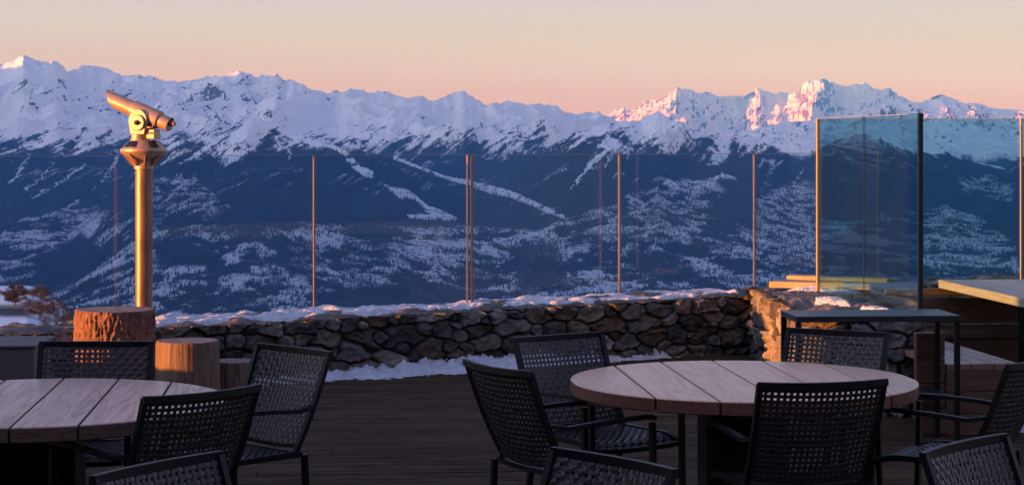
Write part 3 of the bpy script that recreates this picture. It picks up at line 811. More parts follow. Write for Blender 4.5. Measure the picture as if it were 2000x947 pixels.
def masonry_field(S, Z, L, H, seed, sx=.30, sz=.155):
    """irregular rubble: distance to the joint, id tone and tilt of the stone under every point"""
    rng = np.random.default_rng(seed)
    pts = []
    z = 0.0
    row = 0
    while z < H + sz:
        x = rng.uniform(-sx, 0)
        hh = sz * rng.uniform(.55, 1.6)
        while x < L + sx:
            w = sx * rng.choice([rng.uniform(.35, .75), rng.uniform(.75, 1.2), rng.uniform(1.2, 1.9)])
            pts.append((x + w / 2, z + hh / 2 + rng.uniform(-.35, .35) * hh, w))
            if w > sx * .9 and rng.random() < .35: pts.append((x + w * .95, z + hh * rng.uniform(.0, 1), sx * .35))
            x += w
        z += hh; row += 1
    pts = np.array(pts)
    n = len(pts)
    tilt = rng.normal(0, 1, (n, 2)); tone = rng.random(n); hue = rng.random(n); prot = rng.random(n)
    ws = .032 * fbm(S * 7, Z * 6, 5, seed + 1, .6); wz = .032 * fbm(S * 7 + 7, Z * 7, 5, seed + 2, .6)
    s = (S + ws).reshape(-1); zz = (Z + wz).reshape(-1)
    f1 = np.full(s.shape, 1e9); f2 = np.full(s.shape, 1e9); i1 = np.zeros(s.shape, int)
    for i in range(n):
        near = np.abs(s - pts[i, 0]) < 1.1
        if not near.any(): continue
        sc = (pts[i, 2] / sx) ** .5
        dx = (s[near] - pts[i, 0]) / 1.55; dz = (zz[near] - pts[i, 1]) / .95
        dd = np.hypot(dx, dz) / sc
        a = f1[near]; b = f2[near]; c = i1[near]
        lt = dd < a
        b = np.where(lt, a, np.minimum(b, dd)); c = np.where(lt, i, c); a = np.where(lt, dd, a)
        f1[near] = a; f2[near] = b; i1[near] = c
    edge = (f2 - f1)
    return edge.reshape(S.shape), i1.reshape(S.shape), pts, tilt, tone, hue, prot

def masonry(name, path, zfun, seed, parent, depth_amp=.05, step=.011, z0=-.05, sx=.30, sz=.155, rough=1.0, tone_k=1.0):
    s, x, y = resample(path, step)
    tx = np.gradient(x); ty = np.gradient(y); l = np.hypot(tx, ty); nx, ny = ty / l, -tx / l
    H = max(zfun(a, b) for a, b in zip(x, y))
    nz = int((H - z0) / step) + 1
    v = np.linspace(0, 1, nz)
    zt = np.array([zfun(a, b) for a, b in zip(x, y)])
    S, V = np.meshgrid(s, v)
    Z = z0 + V * (zt[None] - z0)
    e, idx, pts, tilt, tone, hue, prot = masonry_field(S, Z - z0, s[-1], H - z0, seed, sx, sz)
    body = sstep(.0, .022, e)
    jn = fbm(S * 5 + 3, Z * 5, 4, seed + 8, .6)
    cbody = np.clip(sstep(.0, .022, e + .03 * np.maximum(jn, 0)), 0, 1)
    dx = S - pts[idx, 0]; dz = (Z - z0) - pts[idx, 1]
    d = body * (.034 + .035 * prot[idx] + tilt[idx, 0] * .14 * dx + tilt[idx, 1] * .16 * dz)
    off = idx * 3.7
    d += body * rough * (.052 * (ridged(S * 3.2 + off, Z * 4.2 + off, 4, seed + 4, .5) - .5) + .022 * ridged(S * 7 + off, Z * 9, 5, seed + 5, .6) + .012 * fbm(S * 26, Z * 30, 4, seed + 6, .6))
    d -= (1 - body) * .016
    d *= depth_amp / .05
    P = np.stack([x[None] + nx[None] * d, y[None] + ny[None] * d, Z + 0 * d], -1)
    t = tone[idx]; h = hue[idx]
    t = t ** 1.6; hb = sstep(.55, .9, h)
    base = np.stack([.050 + .155 * t + .05 * hb, .048 + .145 * t + .027 * hb, .047 + .130 * t + .004 * hb], -1) * tone_k
    mort = np.array([.055, .050, .046])
    c = base * cbody[..., None] + mort * (1 - cbody[..., None])
    col = np.concatenate([c, np.ones(c.shape[:2] + (1,))], -1)
    return grid_mesh(name, P, M_STONE, {'stone': col}, parent=parent), (s, x, y, nx, ny, zt)

def stone_top(name, A, B, za, zb, seed, parent, lift=0.0, n=60):
    """rough capping between two edge lines (arrays k x 2)"""
    k = len(A)
    t = np.linspace(0, 1, n)[:, None, None]
    XY = A[None] * (1 - t) + B[None] * t
    Zb = za[None] * (1 - t[..., 0]) + zb[None] * t[..., 0]
    e = ridged(XY[..., 0] * 2.4, XY[..., 1] * 2.4, 5, seed, .6); f = fbm(XY[..., 0] * 16, XY[..., 1] * 16, 4, seed + 1)
    st = np.floor(perlin(XY[..., 0] * 3.1, XY[..., 1] * 3.1, seed + 2) * 4) / 4
    tt = t[..., 0] + 0 * Zb
    rim = sstep(0, .08, tt) * sstep(1, .92, tt)
    Z = Zb + rim * (.03 * e + .010 * f + .045 * st) - (1 - rim) * .005 + lift
    P = np.stack([XY[..., 0], XY[..., 1], Z], -1)
    tone = .13 + .07 * f + .06 * st
    col = np.stack([tone * 1.04, tone, tone * .97, np.ones_like(tone)], -1)
    return grid_mesh(name, P, M_STONE, {'stone': np.clip(col, .03, 1)}, parent=parent)

def wall_z(x, y=0): return float(np.interp(x, [p[0] for p in WALLZ], [p[1] for p in WALLZ]))

def build_deck():
    m = MB(); bv = []
    w, g = .138, .006
    y = -4.0; rng = random.Random(3); i = 0
    while y < 18.6:
        x = -9.0 - rng.uniform(0, 3)
        while x < 9:
            L = rng.choice((3.0, 3.6, 4.2)) 
            n0 = len(m.v)
            m.box((x + L / 2, y + w / 2, -.014 + rng.uniform(-.0015, .0015)), (L - .004, w, .028), bev=.003)
            r = (rng.random() * 7, rng.random() * 9, rng.random() * 5)
            bv += [r] * (len(m.v) - n0)
            x += L
        y += w + g
    o = m.build('deck', M_DECK); set_board(o, bv); o.rotation_euler = (0, 0, AX); tag(o, kind='structure')
    k = MB(); k.box((0, 7, -.28), (24, 24, .48)); o = k.build('terrace_ground', M_DARKMETAL); tag(o, kind='structure')
build_deck()

def build_wall():
    t = thing('stone_wall', 'low rough rubble stone wall running along the deck under the glass fence', 'wall', (0, 0, 0))
    _, (s, x, y, nx, ny, zt) = masonry('wall_face', WALL, wall_z, 71, t, depth_amp=.058, sx=.215, sz=.112, step=.009, rough=1.25)
    A = np.stack([x, y], -1); B = A - np.stack([nx, ny], -1) * .72
    sub = slice(0, len(s), 4)
    stone_top('wall_capping', A[sub], B[sub], zt[sub] + .0, zt[sub] - .02, 83, t)
    bk = MB(); n = len(B[sub]); Bs = B[sub]; zs = zt[sub]
    vs = [(b[0], b[1], z - .022) for b, z in zip(Bs, zs)] + [(b[0], b[1], -3.2) for b in Bs]
    bk.add(vs, [(i, i + 1, n + i + 1, n + i) for i in range(n - 1)])
    bk.build('wall_back', M_GREYBOX, t)
    return s, x, y, nx, ny, zt
_w = build_wall()

def build_wall_snow(W):
    """snow lying along the top of the wall, thin and lumpy, and the bank along its foot"""
    s, x, y, nx, ny, zt = W
    keep = (x > -5.6) & (x < 2.05)
    s, x, y, nx, ny, zt = [a[keep] for a in (s, x, y, nx, ny, zt)]
    s, x, y, nx, ny, zt = [a[::2] for a in (s, x, y, nx, ny, zt)]
    w = np.linspace(-.05, .70, 56)
    S, Wd = np.meshgrid(s, w)
    Xp = x[None] - nx[None] * Wd; Yp = y[None] - ny[None] * Wd
    n1 = fbm(S * 1.6, Wd * 2.2, 4, 601); n2 = fbm(S * 7, Wd * 7, 4, 602); n3 = fbm(S * 22, Wd * 22, 3, 603)
    lump = np.maximum(0, perlin(S * 4.2, Wd * 4.2, 604) - .25) * .10
    edge = sstep(.06 + .09 * (n1 + .6), .14 + .12 * (n1 + .6), Wd + .09 * n2)
    bare = sstep(-3.1, -2.75, Xp)
    left = .6 * sstep(.0, .35, n1) * sstep(.2, .5, Wd)
    cov = edge * (bare + (1 - bare) * left)
    Z = zt[None] - .05 + cov * (.064 + .030 * n1 + .016 * n2 + .008 * n3 + .6 * lump)
    o = grid_mesh('wall_snow', np.stack([Xp, Yp, Z], -1), M_SNOW)
    tag(o, 'crusty snow lying along the top of the low stone wall', 'snow', kind='stuff')
    # foot bank
    keep = (W[1] > -2.3) & (W[1] < 1.75)
    s, x, y, nx, ny, zt = [a[keep][::2] for a in W]
    w = np.linspace(-.06, 1.05, 90)
    S, Wd = np.meshgrid(s, w)
    Xp = x[None] + nx[None] * Wd; Yp = y[None] + ny[None] * Wd
    wid = np.interp(x, [-2.3, -2.0, -1.5, -1.1, -.6, -.1, .35, .8, 1.15, 1.5, 1.75], [.30, .48, .54, .62, .60, .54, .46, .30, .22, .13, .0])[None]
    hgt = np.interp(x, [-2.3, -1.6, -1.2, -.7, -.1, .35, .75, 1.1, 1.5, 1.75], [.03, .04, .05, .075, .09, .085, .05, .035, .02, 0])[None]
    n1 = fbm(Xp * 2.6, Yp * 2.6, 5, 611, .6); n2 = fbm(Xp * 11, Yp * 11, 4, 612, .6)
    prof = sstep(1, .05, Wd / np.maximum(wid * (1 + .35 * n1 + .15 * n2), .01)) ** .8
    Z = -.03 + prof * (hgt * (1 + .9 * n1) + .026 + .045 * n2 + .012 * fbm(Xp * 32, Yp * 32, 3, 613)) + np.maximum(0, n2 - .1) * .07 * prof
    o = grid_mesh('snow_bank', np.stack([Xp, Yp, Z], -1), M_SNOW)
    tag(o, 'bank of old snow heaped on the deck at the foot of the stone wall', 'snow', kind='stuff')
build_wall_snow(_w)

# ---- the pier that carries the tall glass
PL = [(2.17, 17.6), (2.12, 15.6), (2.05, 13.55)]
PIER = PL + [(2.72, 13.42), (2.86, 15.5), (3.0, 17.3)]
PIERZ = .655
def pier_z(x, y): return .56 + .10 * float(np.clip((17.4 - y) / 3.9, 0, 1))
def build_pier():
    t = thing('stone_pier', 'rough stone pier at the end of the low wall carrying the tall glass screen', 'wall')
    masonry('pier_face', PIER, pier_z, 131, t, depth_amp=.06, sx=.24, sz=.15, rough=1.1, step=.008, tone_k=1.25)
    a = np.array(PL); yy = np.linspace(17.5, 13.5, 90)
    A = np.stack([np.interp(-yy, -a[:, 1], a[:, 0]) - .02, yy], -1); b = np.array([(2.72, 13.42), (2.86, 15.5), (3.0, 17.6)])
    B = np.stack([np.interp(yy, b[:, 1], b[:, 0]), yy], -1)
    z = np.array([pier_z(0, q) for q in yy])
    stone_top('pier_capping', A, B, z - .012, z - .012, 141, t, n=70)
build_pier()

def snow_patch(name, label, cx, cy, rx, ry, h, seed, zfun, rot=0, n=56):
    g = np.linspace(-1.25, 1.25, n); U, V = np.meshgrid(g, g)
    X = cx + rx * U * math.cos(rot) - ry * V * math.sin(rot); Y = cy + rx * U * math.sin(rot) + ry * V * math.cos(rot)
    rr = np.hypot(U, V) + .45 * fbm(U * 1.5, V * 1.5, 4, seed)
    n2 = fbm(X * 14, Y * 14, 4, seed + 1)
    Z = zfun(X, Y) - .03 + sstep(1, .35, rr) * (h + .03 + .4 * h * n2)
    o = grid_mesh(name, np.stack([X, Y, Z], -1), M_SNOW); tag(o, label, 'snow', kind='stuff')
pz = np.vectorize(lambda x, y: pier_z(x, y))
snow_patch('pier_snow', 'melting snow patch on the stone pier under the glass', 2.42, 15.0, .16, .62, .045, 651, pz, .05)
snow_patch('pier_snow', 'snow on the pier top in front of the tall screen', 2.58, 14.2, .13, .45, .03, 655, pz, .05)
snow_patch('pier_snow', 'snow round the planks at the back of the pier', 2.75, 17.05, .5, .2, .04, 661, pz, 0)
snow_patch('deck_snow', 'scrap of snow on the deck beside the bench', 3.28, 12.75, .26, .13, .05, 675, lambda X, Y: 0 * X)

# ---- glass
M_GLASSEDGE = simple_mat('polished_glass_edge', (.26, .30, .31), (.20, .24, .25), rough=.2)
def fence(name, label, pts, z0s, z1, post_r, glass, post_mat, skip_posts=(), thick=.012, gap=.02, cat='glass fence', sq=None, bottom=.0):
    t = thing(name, label, cat)
    for i, (x, y) in enumerate(pts):
        if i in skip_posts: continue
        m = MB()
        a = math.atan2(pts[min(i + 1, len(pts) - 1)][1] - pts[max(i - 1, 0)][1], pts[min(i + 1, len(pts) - 1)][0] - pts[max(i - 1, 0)][0])
        R = Matrix.Rotation(a, 4, 'Z')
        zz = z0s[i] - .08
        m.box((x, y, (zz + z1) / 2), (post_r * 2, post_r * 2.4, z1 - zz), R, bev=.003)
        m.build('post', post_mat[i] if isinstance(post_mat, list) else post_mat, t)
    for i in range(len(pts) - 1):
        (x0, y0), (x1, y1) = pts[i], pts[i + 1]
        L = math.hypot(x1 - x0, y1 - y0); a = math.atan2(y1 - y0, x1 - x0)
        m = MB(); z0 = min(z0s[i], z0s[i + 1]) + bottom
        m.box(((x0 + x1) / 2, (y0 + y1) / 2, (z0 + z1) / 2 - .003), (L - gap - 2 * post_r * .6, thick, z1 - z0 - .006), Matrix.Rotation(a, 4, 'Z'))
        po = m.build('glass_pane', glass, t)
        m = MB(); m.box(((x0 + x1) / 2, (y0 + y1) / 2, z1 + .0005), (L - gap - 2 * post_r * .6, thick, .005), Matrix.Rotation(a, 4, 'Z')); m.build('glass_edge', M_GLASSEDGE, po)
    return t
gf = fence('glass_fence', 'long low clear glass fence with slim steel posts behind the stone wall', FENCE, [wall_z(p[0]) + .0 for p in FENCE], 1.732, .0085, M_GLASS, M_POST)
m = MB(); m.box((-.379, 16.90, 1.065), (.013, .016, 1.33), Matrix.Rotation(.39, 4, 'Z'), bev=.003); m.build('post', M_POST, gf)      # added bar standing in for a post's reflection at the doubled joint
TALL = [(2.565, 16.7), (2.66, 15.05), (2.752, 13.42)]
def build_tall():
    t = thing('glass_windbreak', 'tall teal glass windbreak with steel posts standing on the stone pier', 'glass screen')
    z1 = 2.037
    def post(x, y, z0, r, mt, top=z1):
        m = MB(); m.box((x, y, (z0 + top) / 2), (r * 2, r * 2.4, top - z0), Matrix.Rotation(.05, 4, 'Z'), bev=.003); m.build('post', mt, t)
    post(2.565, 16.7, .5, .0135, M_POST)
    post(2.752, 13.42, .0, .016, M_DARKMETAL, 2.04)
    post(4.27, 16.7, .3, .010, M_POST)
    for (a, b) in ((TALL[0], TALL[1]), (TALL[1], TALL[2]), ((2.565, 16.72), (4.27, 16.72)), ((4.27, 16.72), (5.98, 16.72))):
        L = math.hypot(b[0] - a[0], b[1] - a[1]); an = math.atan2(b[1] - a[1], b[0] - a[0])
        m = MB(); m.box(((a[0] + b[0]) / 2, (a[1] + b[1]) / 2, (z1 + .61) / 2), (L - .034, .014, z1 - .62), Matrix.Rotation(an, 4, 'Z'))
        po = m.build('glass_pane', M_TEAL, t)
        m = MB(); m.box(((a[0] + b[0]) / 2, (a[1] + b[1]) / 2, z1 - .003), (L - .034, .014, .006), Matrix.Rotation(an, 4, 'Z')); m.build('glass_edge', M_GLASSEDGE, po)
    for (x, y) in (TALL[1],):
        m = MB(); m.box((x, y, 1.33), (.006, .012, 1.40)); m.build('joint_strip', M_DARKMETAL, t)
build_tall()

# ---- unseen restaurant, placed and sized to shade the deck and darken glass reflections
def build_restaurant():
    t = thing('unseen_shade_restaurant', 'unseen dark timber clad restaurant behind the terrace, shaped to shade it', 'building')
    m = MB(); m.box((-7.6, 1.2, 2.1), (3.2, 15.0, 4.2)); m.box((14.4, -7.5, 2.3), (40, 5, 4.6)); m.build('wall', M_RENDER, t)
    m = MB(); m.box((-7.6, 1.1, 4.36), (3.5, 15.1, .3), bev=.02); m.box((14.4, -7.4, 4.76), (40.6, 6.2, .3), bev=.02); m.build('roof', M_DARKMETAL, t)
    for x in (-3, 0, 3, 6):
        f = MB(); f.box((x, -4.98, 1.3), (2.2, .08, 2.3)); fo = f.build('window', M_BLACK, t)
        g = MB(); g.box((x, -4.93, 1.3), (2.0, .02, 2.1)); g.build('window_pane', M_SOLAR, fo)
build_restaurant()
del _w
# ------------------------------------------------------------------ furniture and objects
# ---- woven armchairs
def weave_mesh(surf, nu, nv, w=.0070, th=.0014, amp=.0024):
    """plain weave of straps: surf(s, t) -> (point, normal, dS, dT) with s, t in 0..1"""
    m = MB()
    def strap(path, side, wd):
        vs = []; fs = []
        for (p, nrm, sd) in path:
            for a, b in ((-1, -1), (1, -1), (1, 1), (-1, 1)):
                vs.append(p + sd * (a * wd) + nrm * (b * th))
        for i in range(len(path) - 1):
            for k in range(4):
                fs.append((i * 4 + k, i * 4 + (k + 1) % 4, i * 4 + 4 + (k + 1) % 4, i * 4 + 4 + k))
        fs.append((3, 2, 1, 0)); b = (len(path) - 1) * 4; fs.append((b, b + 1, b + 2, b + 3))
        m.add(vs, fs)
    for i in range(nu):
        path = []
        for j in range(-1, 2 * nv):
            t = min(max((j / 2 + .5) / nv, 0), 1); s = (i + .5) / nu
            p, nr, ds, dt = surf(s, t)
            ph = 0 if j % 2 else ((j // 2 + i) % 2 * 2 - 1)
            path.append((p + nr * (amp * ph), nr, ds))
        strap(path, None, w)
    for j in range(nv):
        path = []
        for i in range(-1, 2 * nu):
            s = min(max((i / 2 + .5) / nu, 0), 1); t = (j + .5) / nv
            p, nr, ds, dt = surf(s, t)
            ph = 0 if i % 2 else -((i // 2 + j) % 2 * 2 - 1)
            path.append((p + nr * (amp * ph), nr, dt))
        strap(path, None, w)
    return m

def back_surf(s, t):
    def pt(s, t):
        q = 2 * s - 1
        zb = .475 - .018 * (1 - q * q); zt = .862 - .004 * (1 - q * q)
        z = zb + (zt - zb) * t
        x = q * (.246 + .008 * t)
        y = -.238 - .150 * (z - .45) / .42 - .042 * (1 - q * q) + .03 * (1 - t) ** 3
        return Vector((x, y, z))
    e = 1e-3
    p = pt(s, t); ds = (pt(s + e, t) - pt(s - e, t)).normalized(); dt = (pt(s, t + e) - pt(s, t - e)).normalized()
    return p, ds.cross(dt).normalized(), ds, dt
def seat_surf(s, t):
    def pt(s, t):
        q = 2 * s - 1
        y = -.225 + .47 * t
        z = .436 - .018 * (1 - q * q) * math.sin(PI * min(t * 1.1, 1)) - .030 * max(0, t - .72) ** 2 / .0784 - .008 * (1 - q * q)
        return Vector((q * .245, y, z))
    e = 1e-3
    p = pt(s, t); ds = (pt(s + e, t) - pt(s - e, t)).normalized(); dt = (pt(s, t + e) - pt(s, t - e)).normalized()
    return p, ds.cross(dt).normalized(), ds, dt

CHAIR_GROUP = 'black woven metal armchairs round the terrace tables'
def make_chair(label):
    t = thing('woven_armchair', label, 'chair', group=CHAIR_GROUP)
    weave_mesh(back_surf, 20, 17).build('backrest', M_WEAVE, t)
    weave_mesh(seat_surf, 20, 19).build('seat', M_WEAVE, t)
    # backrest frame: two raked uprights, curved head rail and bottom rail
    m = MB()
    def bp(s, tt, off=0): 
        p, n, ds, dt = back_surf(s, tt); return p + ds * off
    for sx in (0, 1):
        o = .014 if sx else -.014
        m.tube([bp(sx, 0, o) + Vector((0, .022, -.05)), bp(sx, 0, o)] + [bp(sx, k / 8, o) for k in range(1, 9)] + [bp(sx, 1, o) + Vector((0, -.004, .012))], 0, sq=(.0125, .011))
    m.tube([bp(k / 14, 1.0, 0) + Vector(((k / 14 - .5) * .05, -.003, .010)) for k in range(15)], 0, sq=(.011, .014))
    m.tube([bp(k / 14, 0, 0) + Vector((0, .001, -.006)) for k in range(15)], 0, sq=(.007, .008))
    m.build('backrest_frame', M_BLACK, t)
    # seat frame
    m = MB()
    for q in (0, 1):
        o = .016 if q else -.016
        m.tube([seat_surf(q, k / 10)[0] + Vector((o, 0, -.004)) for k in range(11)], 0, sq=(.012, .013))
    m.tube([seat_surf(k / 10, 1)[0] + Vector((0, .010, -.004)) for k in range(11)], 0, sq=(.011, .011))
    m.tube([seat_surf(k / 10, 0)[0] + Vector((0, -.010, -.004)) for k in range(11)], 0, sq=(.011, .011))
    m.build('seat_frame', M_BLACK, t)
    for sx in (-1, 1):
        x = sx * .272
        m = MB(); m.tube([(x, .262, 0), (x, .250, .30), (x, .243, .622)], 0, sq=(.0135, .011)); m.build('leg', M_BLACK, t)
        m = MB(); m.tube([(x, -.285, 0), (x, -.245, .25), (x, -.238, .43)], 0, sq=(.0135, .011)); m.build('leg', M_BLACK, t)
        m = MB()
        a = bp(1 if sx > 0 else 0, .43, .014 * sx)
        m.tube([a + Vector((0, 0, 0)), (x * 1.01, -.20, .628), (x * 1.03, -.05, .640), (x * 1.03, .12, .647), (x, .235, .648), (x, .256, .640)], 0, sq=(.015, .0095))
        m.build('armrest', M_BLACK, t)
    return t

def copy_tree(o, parent=None):
    c = o.copy(); COL.objects.link(c)
    if parent: c.parent = parent
    for ch in list(o.children): copy_tree(ch, c)
    return c

CHAIRS = [   # middle of the head rail (x, y), way the sitter faces (dx, dy), label
    ((-.075, 8.63), (.853, .52), 'black woven armchair left of the right round table, seen three quarters from behind'),
    ((.225, 9.98), (.573, -.82), "brownish woven armchair facing us before the stone wall, behind the right round table's left rim"),
    ((1.262, 8.06), (-.22, .975), "black woven armchair seen straight from behind, overlapping the right round table's front rim"),
    ((1.675, 10.22), (-.5, -.87), 'woven armchair facing us between the right round table and the black side table'),
    ((2.32, 8.88), (-.83, .555), 'armchair at the right picture edge seen side on, both arms towards the round table'),
    ((1.452, 6.42), (.755, -.655), 'brown lit woven chair back cut off by the bottom right corner'),
    ((.315, 6.12), (-.77, -.64), 'thick strap woven chair back cut off at bottom centre, left of the black pedestal'),
    ((-2.01, 9.65), (.0, -1.0), 'black woven armchair behind the left round table with sunlit stump glowing through its holes'),
    ((-1.02, 9.37), (-.71, -.70), 'grey brown woven armchair facing us between the left round table and the open deck'),
    ((-1.198, 7.755), (-.71, .70), "black woven armchair seen from behind, overlapping the left round table's right rim"),
    ((-1.076, 6.02), (.837, -.547), 'dark chair back with only its slanting head rail showing at bottom left'),
]
def place_chairs():
    proto = make_chair(CHAIRS[0][2])
    for i, ((x, y), (dx, dy), lab) in enumerate(CHAIRS):
        o = proto if i == 0 else copy_tree(proto)
        a = math.atan2(dy, dx) - PI / 2
        o.rotation_euler = (0, 0, a)
        off = Matrix.Rotation(a, 3, 'Z') @ Vector((0, -.40, 0))
        o.location = (x - off.x, y - off.y, 0)
        o['label'] = lab
place_chairs()

# ---- round tables
def board_top(name, cx_offsets, R, th, mat, parent, shape='round', Lx=0, Ly=0, gap=.010, z=.75, edge=None):
    """boards along local Y, each a slab with eased edges, trimmed to the circle"""
    m = MB(); bv = []; rng = random.Random(name + str(R) + str(len(cx_offsets)) + str(Lx))
    for (x0, x1) in zip(cx_offsets[:-1], cx_offsets[1:]):
        a, b = x0 + gap / 2, x1 - gap / 2
        n0 = len(m.v)
        if shape == 'round':
            K = 26
            xs = [a + (b - a) * k / K for k in range(K + 1)]
            yt = [math.sqrt(max(R * R - x * x, 0)) for x in xs]
            out = [(x, y) for x, y in zip(xs, yt)] + [(x, -y) for x, y in list(zip(xs, yt))[::-1]]
            o2 = []
            for p in out:
                if not o2 or math.hypot(p[0] - o2[-1][0], p[1] - o2[-1][1]) > 1e-4: o2.append(p)
            if math.hypot(o2[0][0] - o2[-1][0], o2[0][1] - o2[-1][1]) < 1e-4: o2.pop()
            out = o2
        else:
            out = [(a, Ly[1]), (b, Ly[1]), (b, Ly[0]), (a, Ly[0])]
        cx = sum(p[0] for p in out) / len(out); cy = sum(p[1] for p in out) / len(out)
        n = len(out)
        def ring(inset, zz):
            r = []
            for i in range(n):
                p0 = Vector(out[i - 1]); p1 = Vector(out[i]); p2 = Vector(out[(i + 1) % n])
                e1 = (p1 - p0).normalized(); e2 = (p2 - p1).normalized()
                n1 = Vector((e1.y, -e1.x)); n2 = Vector((e2.y, -e2.x))
                k = (n1 + n2); k = k / max(k.length_squared / 2, .3)
                r.append((p1.x + k.x * inset, p1.y + k.y * inset, zz))
            return r
        b_ = .005
        rings = [ring(b_, z - th), ring(0, z - th + b_), ring(0, z - b_), ring(b_ * .3, z - b_ * .3), ring(b_, z)]
        vs = [p for r in rings for p in r]; fs = []
        for q in range(len(rings) - 1):
            for i in range(n):
                fs.append((q * n + i, q * n + (i + 1) % n, (q + 1) * n + (i + 1) % n, (q + 1) * n + i)[::-1])
        fs.append(tuple(range(n))); fs.append(tuple(range((len(rings) - 1) * n, len(rings) * n))[::-1])
        m.add(vs, fs)
        r = (rng.random() * 7, rng.random() * 9, rng.random() * 5)
        bv += [r] * (len(m.v) - n0)
    o = m.build(name, mat, parent); set_board(o, bv)
    me = o.data
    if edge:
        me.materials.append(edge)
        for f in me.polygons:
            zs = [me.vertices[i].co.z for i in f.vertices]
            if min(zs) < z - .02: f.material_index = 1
    import bmesh
    bm = bmesh.new(); bm.from_mesh(me); bmesh.ops.recalc_face_normals(bm, faces=bm.faces); bm.to_mesh(me); bm.free()
    return o

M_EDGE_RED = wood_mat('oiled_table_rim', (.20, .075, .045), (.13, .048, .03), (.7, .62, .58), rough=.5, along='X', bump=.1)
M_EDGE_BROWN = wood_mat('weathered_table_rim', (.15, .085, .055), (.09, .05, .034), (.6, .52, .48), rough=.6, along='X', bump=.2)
def round_table(cx, cy, label, offs, mat, edge):
    t = thing('round_table', label, 'table', (cx, cy, 0), math.atan(.092), 'round plank tables on the terrace')
    board_top('tabletop', offs, .80, .062, mat, t, edge=edge)
    m = MB(); m.box((0, 0, .345), (.36, .36, .685), bev=.004); m.build('pedestal', M_BLACK, t)
    m = MB(); m.box((0, 0, .012), (.62, .62, .024), bev=.004); m.build('base_plate', M_BLACK, t)
    m = MB(); m.box((0, 0, .680), (1.1, .05, .014)); m.box((0, .25, .680), (1.1, .05, .014)); m.box((0, -.25, .680), (1.1, .05, .014)); m.build('brace', M_BLACK, t)
    return t
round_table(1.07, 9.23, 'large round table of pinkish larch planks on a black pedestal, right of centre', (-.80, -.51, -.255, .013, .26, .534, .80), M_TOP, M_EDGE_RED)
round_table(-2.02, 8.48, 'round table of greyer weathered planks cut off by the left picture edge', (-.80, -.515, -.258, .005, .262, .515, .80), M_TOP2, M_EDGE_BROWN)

# ---- long table on the right
def long_table():
    t = thing('long_table', 'long pale plank table at the right edge with a sunlit orange end', 'table', (3.38, 15.8, 0), math.atan(.105))
    board_top('tabletop', (0, .29, .58, .87, 1.16), 1, .065, M_PALE, t, 'rect', 1, (-3.3, 0))
    m = MB(); m.box((.50, -1.05, .342), (.42, .12, .684), bev=.004); m.build('pedestal', M_BLACK, t)
    m = MB(); m.box((.58, -2.7, .342), (.42, .12, .684), bev=.004); m.build('pedestal', M_BLACK, t)
long_table()

# ---- benches
def boards(m, bv, rng, c, s, M=None, bev=.004):
    n0 = len(m.v); m.box(c, s, M, bev=bev); r = (rng.random() * 7, rng.random() * 9, rng.random() * 5); bv += [r] * (len(m.v) - n0)
def bench():
    t = thing('wooden_bench', 'brown plank bench with a high end panel right of the black side table', 'bench', (2.73, 12.52, 0), math.atan(.115))
    rng = random.Random(4)
    m = MB(); bv = []
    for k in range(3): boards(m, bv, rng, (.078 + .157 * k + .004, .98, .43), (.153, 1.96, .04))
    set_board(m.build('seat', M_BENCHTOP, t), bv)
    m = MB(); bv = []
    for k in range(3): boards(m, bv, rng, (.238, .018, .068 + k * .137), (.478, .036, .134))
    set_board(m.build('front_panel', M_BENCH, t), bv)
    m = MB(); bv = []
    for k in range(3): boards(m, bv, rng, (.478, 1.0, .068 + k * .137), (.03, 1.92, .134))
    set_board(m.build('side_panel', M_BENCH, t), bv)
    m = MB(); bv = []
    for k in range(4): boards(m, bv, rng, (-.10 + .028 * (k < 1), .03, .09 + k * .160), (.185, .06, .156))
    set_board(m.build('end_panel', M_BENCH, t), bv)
bench()
def rear_bench():
    t = thing('wooden_bench', 'reddish plank bench back behind the long table, its seat lost in shadow', 'bench', (2.95, 15.75, 0), math.atan(.10))
    rng = random.Random(8)
    m = MB(); bv = []
    boards(m, bv, rng, (1.4, 0, .655), (2.8, .04, .055)); boards(m, bv, rng, (1.4, 0, .51), (2.8, .04, .205)); boards(m, bv, rng, (1.4, -.012, .375), (2.8, .05, .05))
    set_board(m.build('backrest', M_BENCH, t), bv)
    m = MB(); bv = []
    boards(m, bv, rng, (1.4, -.32, .36), (2.8, .46, .04)); set_board(m.build('seat', M_BENCH, t), bv)
    m = MB(); bv = []
    boards(m, bv, rng, (1.4, -.50, .17), (2.8, .03, .33)); set_board(m.build('front_panel', M_BENCH, t), bv)
rear_bench()

# ---- black side table
def side_table():
    t = thing('side_table', 'slim black metal side table with thin legs in front of the stone pier', 'table', (2.19, 12.21, 0), math.atan(.07))
    m = MB(); m.box((0, 0, .782), (1.005, .46, .036), bev=.003); m.build('tabletop', M_DARKMETAL, t)
    for sx in (-1, 1):
        for sy in (-1, 1):
            m = MB(); m.box((sx * .4855, sy * .213, .381), (.032, .032, .762), bev=.002); m.build('leg', M_BLACK, t)
    m = MB(); m.box((.33, 0, .30), (.27, .38, .02), bev=.002); m.build('shelf', M_BLACK, t)
side_table()

